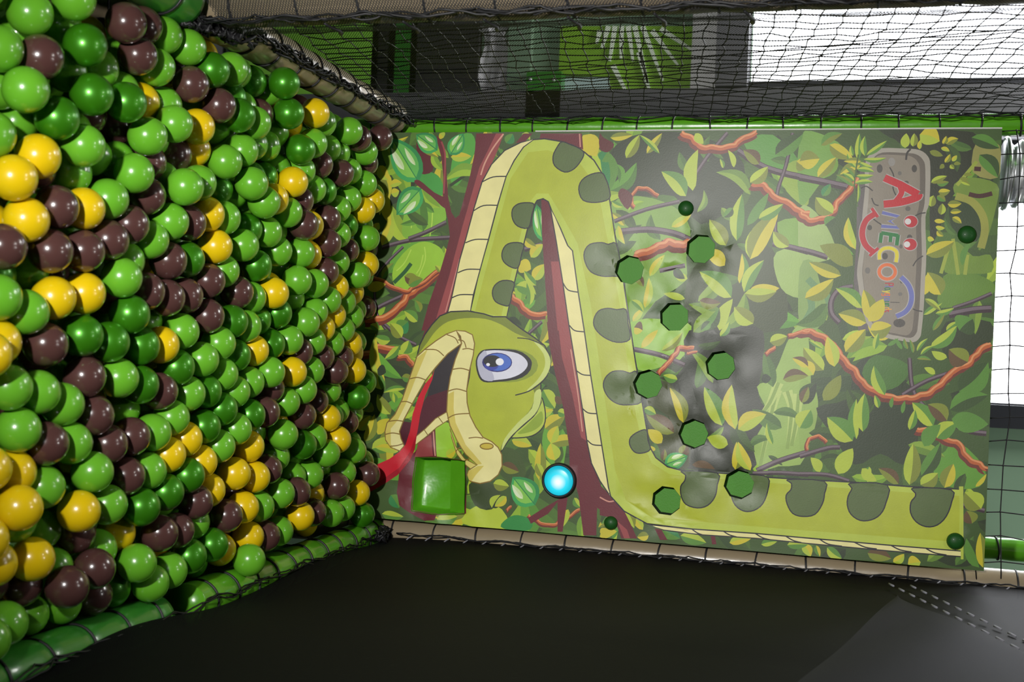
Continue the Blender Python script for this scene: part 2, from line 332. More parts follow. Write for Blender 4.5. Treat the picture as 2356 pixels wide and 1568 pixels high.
    # leaves
    LV('B', "80 120 250 100 60 o y;200 275 300 100 80 l o;355 240 470 88 60 y o;450 240 300 100 40 m l;700 520 740 210 95 l l;650 560 465 375 120 l m;540 790 690 690 60 l y;1010 345 965 215 40 l l;1030 895 1070 545 100 l m;1130 460 1265 340 90 l o;1200 320 1080 215 90 o b;1320 250 1530 90 120 d m;1130 1030 1235 745 130 l l;1130 1035 1345 670 140 o y;1110 780 1270 535 70 m m;1195 730 1380 620 80 l m;950 930 825 735 110 l o;1420 940 1305 825 90 l o;940 1080 790 960 100 y y;1050 1215 1070 990 70 y m;1085 1280 1235 1040 90 l m;1120 1275 1350 1250 85 y y;1090 1290 1330 1275 100 l o;990 1320 750 1125 140 l m;900 1568 1000 1330 90 l l;1155 1515 1010 1390 120 l o;750 1345 910 1360 80 b o;375 1160 490 1000 60 y l;340 1400 370 1170 60 y l;640 1330 480 1290 50 l l;660 1180 560 1150 60 l l;1480 300 1568 340 90 y o;30 210 60 540 120 m t;720 90 780 170 60 l l;930 350 905 280 30 l m;1000 650 930 720 60 d m;560 1100 640 1180 60 d k;780 1568 900 1400 80 m d;830 1500 760 1568 60 m d;250 1500 330 1400 50 y l;240 1340 330 1430 50 l m;260 1150 330 1240 60 b o;90 600 180 640 40 m l;140 780 190 920 50 y l")
    LV('C', "0 300 150 280 130 o y;135 420 275 270 80 y o;225 175 400 280 90 y o;250 690 120 570 110 o l;400 1080 150 930 130 o o;310 1155 70 1055 90 y o;40 1325 255 1180 110 y o;420 960 365 720 70 y l;900 100 1050 150 130 y l;790 200 800 90 60 l l;850 190 860 90 50 l o;900 210 905 140 30 y l;1100 170 1190 130 50 y o;1060 200 1125 225 30 y l;1075 170 1100 110 35 y o;975 225 1075 260 40 o o;1090 310 1130 245 35 y o;1145 300 1180 255 30 y l;1155 320 1210 320 25 o o;1080 320 1050 355 30 o o;1130 325 1160 355 30 o l;985 460 1105 410 45 l o;1030 470 1120 455 40 o m;1040 530 1130 520 50 y o;1030 560 1095 600 45 o m;985 640 1005 555 60 l o;1060 700 1070 615 50 o l;1110 620 1215 615 50 o y;1130 680 1215 675 35 o y;1145 720 1215 765 40 y o;1010 745 1090 750 30 y y;1020 790 1090 800 30 y l;1030 820 1080 860 35 o y;960 870 1010 890 35 y l;1210 450 1280 480 30 o l;1200 430 1270 430 25 o o;1230 400 1300 400 25 o o;950 1000 1160 900 100 y o;1060 1300 960 1130 120 y o;940 1300 950 1150 50 y y;160 180 320 90 70 m o;930 1450 1070 1360 40 m l;1020 1440 1160 1400 40 l m;940 1330 1060 1420 40 l o;1000 1568 1090 1440 40 m o;1100 1568 1190 1500 40 l m;1200 1568 1300 1480 160 m d;1290 120 1500 200 90 m d;1350 250 1490 420 100 d m;1220 1080 1290 900 40 m m;170 560 230 470 60 t m;190 780 270 720 80 m d")
    LV('F', "190 245 150 80 70 y l;250 160 360 40 80 y o;500 80 370 10 100 y y;130 265 20 140 80 o l;75 290 0 210 70 l y;130 430 225 290 70 o o;20 450 90 330 80 d k;465 400 405 240 60 l m;345 600 355 390 70 l m;310 640 310 420 50 m l;290 650 150 520 110 l m;210 830 290 690 80 l l;730 570 615 440 80 l m;600 590 630 480 40 l m;805 540 700 450 80 b o;750 635 860 550 80 l m;680 680 770 560 70 m m;665 840 770 660 70 m d;600 890 620 665 80 l o;540 885 430 800 60 o b;660 890 755 825 70 l o;790 905 840 775 70 o y;805 195 720 160 40 l l;715 140 860 20 60 l m;740 285 680 250 30 l l;920 220 815 150 100 b o;870 380 1030 220 120 d m;820 480 1030 400 90 m d;830 530 1030 560 100 m m;990 1020 900 930 100 o l;940 1100 910 1030 70 b o;980 1340 910 1180 90 m d;1000 1340 985 1150 60 y o;960 900 1020 830 20 y y;370 1260 500 1290 70 b o;510 1310 570 1265 40 y l;590 1320 660 1310 70 y l;20 1215 60 1280 50 y l;90 1220 110 1280 30 y m;150 1230 230 1290 50 m l;380 790 370 880 40 l m;340 800 420 870 50 l l;500 470 510 410 20 m m;560 500 575 430 20 m m;110 820 60 740 50 l l;50 100 130 150 20 l m;0 580 60 480 90 l m;430 470 410 400 30 l m")
    LV('E', "580 700 485 455 90 y o;515 770 320 640 110 o b;430 840 335 745 80 y y;385 890 350 860 30 y y;850 720 725 450 120 l m;940 745 915 435 95 y l;960 745 1155 640 110 y l;890 850 745 800 90 l l;940 1025 950 830 80 y o;1045 1030 960 830 80 l y;560 920 600 850 70 o b;290 180 405 55 50 y y;430 200 575 70 55 l o;835 100 900 0 50 l m;1180 140 1300 100 80 l o;1445 310 1335 250 60 y b;1270 400 1447 375 80 b o;1400 560 1447 450 60 b o;240 40 300 60 90 b y;640 990 800 1020 50 b b;1200 850 1160 700 40 l m;310 600 390 640 60 l m;440 960 450 880 40 b o;540 400 440 370 60 m l;1120 400 1190 390 60 k k;300 1440 200 1330 60 y l;340 1480 260 1490 60 y o;420 1420 560 1500 90 t m;560 1480 740 1530 80 l m;900 1530 1050 1500 60 l y;1120 1540 1230 1520 50 m l;1300 1545 1447 1540 60 l m;0 1490 120 1450 60 y y;180 1300 240 1430 60 o l;80 1330 10 1400 60 m d")
    LV('A', "130 930 200 700 90 y l;170 530 200 780 80 y y;110 330 180 440 90 y l;190 480 280 460 60 y l;200 540 260 520 70 y l;645 265 800 260 70 y l;20 1250 160 1220 80 y y;0 1360 60 1480 70 l y;70 810 110 760 60 y l;130 1180 220 1060 60 o m;300 1160 420 1200 90 o b;330 1230 440 1180 80 o m;1250 1020 1340 920 80 y l;1170 1050 1250 1110 110 y y;1270 1190 1350 1070 90 y l;1200 880 1290 940 60 o y;1140 1230 1290 1300 100 l m;1240 1380 1220 1210 60 m l;1080 1480 1180 1530 80 k d;1290 1230 1200 1120 60 l m;1640 100 1740 260 150 y y;1780 300 1829 220 100 t m;1560 90 1620 180 60 y y;1180 90 1240 140 70 l m;1060 160 1110 90 80 m t;250 1568 330 1500 120 m t;400 1500 300 1420 80 l m;100 1568 90 1500 40 l m;570 1130 530 1080 40 o l;420 1430 380 1340 60 m o;590 120 560 88 60 y l;0 760 60 900 80 d k;860 290 940 320 50 k k;1000 210 1040 250 60 m d")
    LV('D', "200 440 140 80 80 l y;240 130 130 100 70 l m;320 110 240 10 90 o l;330 220 370 130 90 l m;300 170 200 260 60 m l;180 470 160 350 90 l m;340 460 190 490 40 l m;150 330 210 350 80 k k;240 640 150 500 90 l o;150 780 230 670 80 y y;20 750 100 650 70 y l;60 830 130 640 80 y o;110 880 260 800 110 l m;290 900 130 870 60 l y;110 560 60 620 80 o m;0 700 60 610 60 y l;320 380 400 400 60 o m;270 560 260 490 40 l m;1300 470 1380 600 110 l m;1250 640 1370 610 60 y l;1310 740 1450 650 100 y o;1350 840 1400 720 80 y l;1080 820 1220 860 80 l y;1270 1100 1280 840 80 y o;1380 960 1350 840 100 y l;1010 990 1130 1040 80 b o;950 1120 1060 1140 80 l o;1250 980 1300 1090 60 l o;940 1290 1000 1200 80 l k;1040 1210 960 1280 60 y l;180 1330 330 1350 70 l m;240 1200 300 1290 90 m t;560 1370 700 1350 90 l m;1380 520 1450 560 50 b b;1400 620 1460 640 60 l m;1470 1300 1420 1430 60 l y;1510 1220 1560 1290 50 l m;1690 1460 1749 1440 60 y y;620 930 690 890 60 l y;60 0 0 50 60 m l;100 20 160 60 50 l m")
    for a in ((405, 455, 200, 120, 230), (425, 500, 240, 700, 190), (545, 215, 385, 95, 150), (640, 250, 740, 88, 130)): glossy_leaf('A', *a)
    glossy_leaf('D', 1240, 1270, 1085, 1075, 200); glossy_leaf('E', 450, 990, 610, 930, 110); glossy_leaf('A', 1340, 900, 1290, 620, 110)
    P('D', (46, 134, 62), "1000 1420 1050 1360 1120 1340 1215 1375 1205 1440 1100 1450")
    for i in range(14):                                # fern sprig over the stone sign
        pass
    # left tree
    P('A', MAR, "835 88 1040 88 1015 170 950 320 880 450 820 650 760 880 715 1040 655 1330 625 1440 500 1568 430 1568 480 1380 560 1150 610 980 640 860 625 740 600 640 585 540 590 420 575 270 545 160 540 100 580 150 605 230 615 400 625 560 650 680 680 725 710 700 745 570 790 400 825 230", 0)
    P('A', MAR2, "985 88 1045 88 950 320 880 450 720 1040 640 1400 560 1500 540 1480 640 1150 730 800 800 550 860 340 920 220", 0)
    S('A', (206, 150, 130), 3.5, "1040 92 960 200 900 310 870 400"); S('A', (196, 130, 120), 2.5, "715 1030 640 1320 610 1430")
    P('A', MAR, "375 460 500 560 600 650 610 580 520 530 410 440"); S('A', MAR2, 4, "575 150 602 240 600 400 592 540")
    P('D', MAR, "430 260 460 120 500 0 530 0 500 60 450 180", 0)
    P('D', MAR, "405 900 340 960 300 1040 280 1180 300 1270 380 1330 470 1378 545 1375 555 1340 760 1330 760 960 555 935 548 740 480 790", 0)
    S('D', (206, 150, 130), 3, "535 760 545 930"); P('D', MAR2, "430 840 520 780 530 930 400 940", 0)
    # right tree
    P('A', MAR, "1325 585 1385 590 1410 700 1440 900 1490 1210 1535 1568 1380 1568 1350 1100 1330 800", 0)
    P('D', MAR, "1325 0 1475 0 1530 330 1570 600 1605 830 1640 1000 1700 1140 1760 1200 1760 1340 1670 1290 1665 1480 1575 1480 1540 1200 1480 1000 1475 850 1440 600 1380 350 1340 150", 0)
    P('A', MAR2, "1400 1050 1465 1050 1535 1568 1450 1568", 0)
    P('D', MAR2, "1400 0 1475 0 1530 330 1605 830 1560 800 1500 500 1430 250", 0); S('D', (206, 150, 130), 2.5, "1490 190 1540 500 1570 760")
    P('E', MAR, "0 1180 75 1210 170 1310 215 1400 260 1500 150 1500 100 1360 0 1340", 0); S('E', (200, 140, 124), 3, "0 1215 60 1245 100 1240"); P('E', MAR2, "120 1380 190 1440 210 1500 170 1500", 0)
    P('D', MAR, "1440 1210 1300 1290 1190 1360 1210 1400 1330 1330 1395 1250 1395 1455 1430 1455 1465 1220", 0)
    P('B', (92, 34, 34), "0 88 30 120 110 170 60 230 0 200"); P('B', (92, 34, 34), "140 560 170 500 250 560 210 660"); P('A', (100, 32, 40), "1320 88 1630 88 1640 210 1560 180 1440 140 1310 130", 0)
    S('A', (190, 130, 118), 3, "1612 90 1618 190"); P('A', MAR, "1130 160 1190 88 1260 88 1200 150", 0); P('E', MAR, "770 1480 800 1485 810 1540 780 1540", 0); P('E', MAR, "380 1430 430 1440 470 1510 420 1510", 0)
    # snake body
    body = "1084 715 1104 626 1125 551 1145 473 1164 405 1183 369 1204 338 1227 321 1253 319 1290 325 1318 334 1345 350 1367 369 1385 398 1400 440 1408 490 1417 549 1435 650 1449 739 1466 853 1478 926 1488 985 1494 1025 1509 1052 1536 1073 1572 1082 1652 1087 1768 1097 1860 1103 1958 1108 2101 1119 2215 1125 2212 1266 2050 1253 1840 1235 1738 1226 1592 1216 1489 1204 1436 1175 1405 1141 1400 1121 1385 1025 1374 952 1360 863 1345 760 1331 672 1318 577 1307 565 1290 525 1270 485 1262 464 1250 457 1236 461 1229 473 1215 525 1186 647 1166 735"
    P('I', (178, 194, 72), body, 0, 3)
    P('I', SNK, "1095 715 1135 560 1175 410 1215 350 1260 345 1330 370 1375 430 1400 560 1430 720 1450 880 1475 1010 1500 1065 1540 1090 1700 1105 2208 1140 2206 1245 1800 1215 1500 1190 1440 1150 1415 1080 1390 900 1360 700 1330 560 1290 490 1262 445 1235 445 1215 470 1180 620 1155 728", 0)
    P('A', CREAM, "625 1440 655 1330 715 1040 760 880 820 650 880 450 950 320 1050 215 1170 155 1265 132 1190 190 1120 290 1060 410 995 630 930 885 865 1130 820 1300 797 1425", 0, 2.6)
    for s in ("880 452 960 415 1060 410", "818 668 890 630 995 628", "757 910 830 885 930 885", "702 1135 770 1110 868 1110", "655 1325 720 1300 822 1300"): S('A', INK, 2.6, s)
    P('I', CREAM, "1267 479 1281 556 1296 650 1310 748 1327 849 1341 939 1351 1015 1361 1065 1380 1105 1403 1139 1400 1121 1385 1025 1374 952 1360 863 1345 760 1331 672 1318 577 1307 565 1290 525", 0, 2.6)
    for s in ("1296 650 1308 667 1331 672", "1311 748 1323 760 1345 763", "1326 851 1341 861 1360 863", "1341 939 1354 949 1374 951", "1352 1012 1364 1022 1385 1024"): S('I', INK, 2.6, s)
    P('I', CREAM, "1494 1206 1592 1216 1738 1226 1840 1235 2050 1253 2212 1266 2212 1279 2050 1266 1860 1249 1738 1237 1612 1229 1526 1218", 0, 2.4)
    for s in ("1592 1216 1605 1225 1619 1230", "1665 1221 1678 1229 1695 1234", "1738 1226 1755 1236 1775 1241", "1808 1232 1825 1242 1844 1247", "1886 1239 1905 1250 1937 1255", "1966 1246 1990 1257 2017 1261", "2050 1253 2070 1263 2097 1268", "2130 1260 2150 1270 2177 1275"): S('I', INK, 2.6, s)
    for t, s in (('A', "1478 150 1440 195 1412 260 1425 330 1500 378 1570 355 1625 290 1645 235 1610 200 1540 170"), ('A', "1780 385 1700 395 1630 440 1607 510 1640 590 1740 607 1838 578 1835 500 1810 430"),
                 ('A', "1272 622 1220 608 1150 618 1108 660 1110 730 1150 785 1230 797 1255 700"), ('A', "1195 922 1120 908 1060 930 1032 990 1045 1050 1100 1092 1155 1095 1180 1000"),
                 ('A', "1125 1208 1040 1193 980 1230 962 1290 985 1350 1050 1380 1090 1375 1110 1290"), ('I', "1385 558 1400 562 1418 560 1427 600 1432 632 1410 635 1385 635 1360 625 1347 603 1345 580 1358 562"),
                 ('I', "1399 709 1420 712 1441 712 1446 745 1450 780 1420 787 1390 775 1370 755 1367 735 1378 715"), ('E', "255 345 210 355 160 340 90 345 40 390 28 450 60 520 120 565 190 575 290 555 275 450"),
                 ('E', "325 750 270 760 215 800 208 850 240 900 290 910 350 885 335 820"), ('E', "575 1032 595 1060 590 1100 562 1140 565 1210 600 1265 680 1288 750 1270 800 1210 815 1130 813 1046"),
                 ('E', "900 1052 1030 1056 1166 1076 1165 1170 1130 1260 1070 1305 1000 1310 940 1270 910 1200 895 1120"), ('I', "1814 1102 1821 1111 1820 1125 1809 1138 1811 1158 1824 1180 1848 1187 1875 1182 1892 1158 1897 1135 1896 1106"),
                 ('F', "278 880 285 910 265 950 260 1000 280 1050 330 1083 390 1080 440 1050 470 990 477 890"), ('F', "622 906 632 935 630 955 607 985 605 1040 635 1090 690 1117 750 1108 800 1060 830 980 826 916")):
        P(t, SPOT, s, 1, 2.6)
    P('I', (176, 190, 70), "2206 1118 2216 1118 2216 1285 2210 1285", 0)
    # snake head
    hd = "425 240 445 160 480 90 530 20 585 -40 660 -70 780 -75 890 -55 950 -35 1040 -35 1090 5 1150 50 1240 110 1310 165 1345 240 1350 310 1320 380 1283 425 1283 560 1250 630 1180 700 1110 760 1050 830 1005 900 900 870 820 760 760 560 800 300 760 90 640 110"
    P('D', (178, 196, 78), "1283 520 1310 600 1312 690 1280 750 1220 790 1140 803 1065 800 1110 760 1180 700 1250 630", 1, 2.6)
    P('D', (140, 165, 50), "1290 620 1296 690 1260 735 1200 765 1120 775 1180 720 1250 650")
    P('D', (118, 130, 42), hd, 0, 3)
    P('D', SNK, "440 230 500 140 560 60 640 0 760 -25 900 -20 1010 20 1110 80 1240 135 1300 200 1330 290 1300 380 1230 440 1240 520 1200 620 1100 720 1020 830 985 900 880 850 800 740 760 560 800 300 760 90 600 120")
    P('D', (196, 208, 122), "1230 130 1300 175 1345 245 1345 320 1300 400 1200 475 1190 470 1260 400 1310 310 1300 220")
    P('D', (196, 208, 122), "1240 490 1283 470 1280 560 1240 640 1150 720 1060 810 1010 890 1030 810 1120 700 1220 600")
    S('D', INK, 2.6, "1105 508 1200 480 1280 425 1330 370"); S('D', INK, 2.2, "1120 112 1200 120 1300 160")
    EL('D', (134, 150, 46), 1052, 302, 212, 118); EL('D', INK, 1060, 298, 160, 108); P('D', INK, "832 270 866 205 930 188 1040 190 1140 210 1205 250 1220 300 1180 360 1090 402 980 416 885 416 845 365", 1)
    P('D', (214, 214, 228), "842 270 874 213 932 198 1030 200 1125 220 1180 262 1190 306 1150 354 1075 388 980 402 893 405 856 358"); P('D', (180, 180, 200), "842 270 874 213 905 205 925 300 960 400 893 405 856 358")
    EL('D', (36, 30, 110), 980, 281, 104, 67); EL('D', (74, 108, 196), 983, 280, 95, 60); EL('D', (56, 66, 160), 940, 300, 50, 36); EL('D', INK, 947, 272, 62, 41); EL('D', (232, 232, 240), 998, 277, 28, 25); EL('D', (232, 232, 240), 917, 296, 13, 11)
    P('D', (44, 38, 44), "735 150 690 260 655 380 635 500 490 530 520 400 550 330 640 220", 0); P('D', (78, 22, 38), "640 468 490 520 440 600 400 700 330 690 300 770 330 860 420 810 500 740 640 650 628 560", 0)
    LP = (128, 100, 36)
    P('D', CREAM, "632 622 550 670 480 740 408 800 412 852 480 800 560 730 640 680", 0, 2, LP); S('D', LP, 2, "470 745 500 790"); S('D', LP, 2, "570 660 600 700")
    P('D', CREAM, "735 150 700 60 630 85 560 130 480 190 425 240 380 370 320 540 270 640 215 700 200 760 205 820 240 870 300 895 330 860 310 810 300 760 330 680 400 550 480 410 550 320 640 220", 0, 2.6, LP)
    P('D', (206, 190, 92), "425 250 500 190 420 380 350 560 290 680 240 740 240 850 262 880 235 862 206 815 204 760 220 700 275 640 325 540 385 370", 0)
    P('D', CREAM, "735 150 728 100 700 60 760 65 810 90 825 150 815 230 785 350 768 470 770 560 790 650 830 730 880 800 940 830 985 870 1010 920 1012 1000 985 1060 930 1105 860 1120 790 1105 765 1060 775 1030 838 992 760 920 700 820 650 720 628 620 635 500 655 380 690 260", 0, 2.6, LP)
    P('D', (206, 190, 92), "640 500 680 480 676 600 690 700 760 850 870 985 838 990 762 918 702 820 654 720 632 620", 0); P('D', (206, 190, 92), "768 1060 778 1034 840 1000 885 998 830 1060 800 1104 780 1095", 0)
    P('D', (214, 200, 110), "650 740 690 860 750 950 830 992 790 1020 745 985 700 920 660 800", 0, 2, LP)
    for s in ("480 192 560 195 612 236", "632 88 690 112 712 150", "375 395 430 385 490 405", "310 555 350 552 395 570", "225 690 280 683 330 690", "203 780 250 770 300 778", "235 862 280 858 322 845", "740 190 780 185 818 195", "668 330 730 322 790 338", "640 480 700 465 768 483", "633 670 690 642 787 635", "690 905 705 880 725 870", "742 972 760 958 785 950", "780 806 830 800 880 806", "710 125 750 135 766 180"): S('D', LP, 2.4, s)
    EL('D', (196, 176, 70), 905, 862, 46, 21, 2.4, LP)
    P('D', (196, 18, 40), "545 335 530 400 480 510 445 640 425 760 405 880 370 960 290 1060 200 1120 60 1200 70 1120 140 990 230 950 300 900 340 850 372 760 392 640 432 520 480 430 530 370", 0); P('D', (160, 12, 34), "425 760 405 880 370 960 290 1060 200 1120 60 1200 66 1160 200 1080 300 1010 370 900", 0)
    # stone sign, greys darkened in the ink where the flash falls off
    P('C', (92, 86, 84), "455 330 520 252 500 420 480 700 440 1000 440 1240 480 1400 520 1568 440 1568 405 1200 425 900 430 600", 0)
    sign = [(2001, 356), (2026, 342), (2085, 343), (2115, 346), (2134, 360), (2140, 384), (2138, 464), (2129, 500), (2131, 586), (2128, 647), (2125, 709), (2120, 760), (2116, 776), (2101, 787), (2066, 782), (2044, 778), (2015, 766), (1993, 742), (1982, 700), (1974, 650), (1972, 620), (1980, 560), (1984, 494), (1990, 433), (1990, 381)]
    P('I', (158, 152, 140), sign, 1); c = (2058, 560)
    P('I', (100, 92, 82), [(c[0] + (x - c[0]) * .86 - (0 if x < 2058 else 0), c[1] + (y - c[1]) * .955) for x, y in sign]); P('I', (132, 123, 109), [(c[0] - 6 + (x - c[0]) * .78, c[1] + (y - c[1]) * .93) for x, y in sign])
    for x, y, a, b, g in ((600, 355, 22, 32, 90), (860, 355, 20, 28, 84), (525, 797, 18, 20, 90), (640, 1010, 22, 25, 88), (765, 1200, 12, 15, 96), (748, 1512, 45, 32, 86), (825, 870, 20, 22, 92), (510, 1118, 20, 24, 124), (812, 655, 20, 18, 116), (750, 390, 14, 16, 126), (800, 460, 18, 14, 100), (760, 938, 12, 16, 116), (755, 1295, 16, 14, 130), (690, 305, 26, 32, 172)):
        EL('C', (g * .82, g * .82 - 4, g * .82 - 10), x, y, a, b)
    for w, s in ((4, "798 290 805 240 832 208"), (2.5, "675 345 705 410 700 500 722 555"), (2.5, "540 575 560 620 592 632"), (2.5, "850 1085 880 1040 926 1008"), (2.5, "460 503 500 488 548 522"), (2.5, "850 1405 880 1418 922 1425"), (2.5, "868 708 900 692 945 685"), (1.5, "680 1355 750 1358"), (2.5, "550 730 590 760 640 790")):
        S('C', (58, 54, 50), w, s)
    halo = (166, 162, 158)
    def glyph(col, w, s, sm=1):
        S('C', halo, w + 3.4, s, sm); return (col, w, s, sm)
    G = [glyph(*g) for g in (((184, 22, 36), 15, "636 424 760 478 888 548", 0), ((184, 22, 36), 15, "630 622 760 606 880 570 892 548", 1), ((184, 22, 36), 11, "752 482 765 530 745 570 715 606", 1),
         ((98, 104, 168), 6.5, "618 684 742 714 672 748 742 796 612 786", 0), ((22, 112, 48), 7.5, "612 836 738 856", 0), ((22, 112, 48), 7.5, "614 836 604 910", 0), ((22, 112, 48), 7, "684 850 680 905", 0), ((22, 112, 48), 7.5, "738 850 728 930", 0),
         ((212, 196, 40), 7, "600 1036 600 985 630 955 680 950 722 972 730 1010 722 1056", 1), ((178, 26, 38), 11.5, "572 690 505 735 474 800 472 870 500 935 560 985", 1), ((178, 26, 38), 6, "540 652 586 718", 0), ((178, 26, 38), 6, "524 1008 590 950", 0),
         ((98, 104, 168), 9.5, "760 1166 815 1225 840 1300 830 1375 790 1430 726 1462", 1))]
    EL('C', halo, 657, 1128, 80, 73); EL('C', halo, 834, 751, 56, 50); EL('C', halo, 829, 922, 56, 50)
    for col, w, s, sm in G: S('C', col, w, s, sm)
    EL('C', (214, 104, 44), 657, 1128, 74, 66); EL('C', halo, 657, 1128, 48, 42); EL('C', (132, 123, 109), 657, 1128, 40, 34)
    for y in (751, 922): EL('C', (178, 26, 38), 834 - (y - 751) * .03, y, 50, 44); EL('C', (206, 204, 202), 812 - (y - 751) * .04, y, 24, 23)
    FONT = {'P': ["0 0 0 10", "0 10 4 10 6 8.5 6 6.5 4 5 0 5"], 'l': ["0 0 0 10"], 'a': ["5 6 2 6.5 0 4.5 0 2 2 0 5 1.5", "5 6.5 5 0"], 'y': ["0 6.5 2.7 0", "5.5 6.5 2.7 0 1 -3"],
            'g': ["5 6 2 6.5 0 4.5 0 2 2 0 5 1.5", "5 6.5 5 -1.5 3 -3.3 0 -2.6"], 'r': ["0 0 0 6.5", "0 4 1.6 6.2 3.6 6"], 'o': ["2.5 0 .2 1.6 .2 5 2.5 6.5 4.9 5 4.9 1.6 2.5 0"],
            'u': ["0 6.5 0 1.8 2 0 4.6 1.6", "4.8 6.5 4.8 0"], 'n': ["0 0 0 6.5", "0 4.4 2.6 6.5 4.6 5 4.6 0"], 'd': ["5 1.5 2.4 0 0 2 0 4.6 2.2 6.5 5 5.4", "5 10 5 0"], 's': ["4.3 5.6 2.2 6.6 .4 5.2 2.2 3.6 4.3 2 2.4 0 .2 1"]}
    adv = 1214; cols = [(178, 26, 38), (98, 104, 168), (22, 112, 48), (212, 196, 40), (214, 104, 44), (98, 104, 168), (98, 104, 168), (22, 112, 48), (22, 112, 48), (212, 150, 40), (178, 26, 38)]
    for ch, col in zip('Playgrounds', cols):
        for q in FONT[ch]:
            v = [float(c) for c in q.split()]
            S('C', col, 1.9, ' '.join(f'{640 - (adv - 1214) * .06 + v[i+1] * 6.2:.1f} {adv + v[i] * 3.1:.1f}' for i in range(0, len(v), 2)), len(v) > 6)
        adv += {'l': 9, 'P': 24, 'r': 17}.get(ch, 21.5)
    # leaves printed over the sign
    LV('C', "470 1400 270 1250 90 l m;540 1490 480 1260 100 y o;520 1500 630 1330 100 y y;500 1510 290 1440 110 y o;530 1568 690 1530 120 y o;440 290 450 90 45 l m;490 260 490 110 45 l m;500 255 655 145 40 l m;480 285 650 275 35 l m;450 310 550 345 36 l m;455 330 300 400 60 y o;430 360 560 380 36 l m;425 410 555 405 34 l m;415 465 550 455 34 l m;425 350 355 240 34 m l;420 420 340 340 34 m o;410 450 320 390 34 m l;410 490 270 400 34 m o;440 470 430 620 20 m l;400 260 385 180 30 l m;460 300 330 300 40 y o")
    LV('F', "250 165 360 40 80 y o;480 130 540 90 20 m m;560 150 520 90 20 m m;590 150 570 90 20 m o;620 170 600 95 18 m o;640 160 700 90 20 l m;660 180 740 130 20 l m;410 150 430 60 30 l m;640 200 720 210 20 m o")
    S('C', (70, 96, 40), 3, "435 640 410 480 440 250")

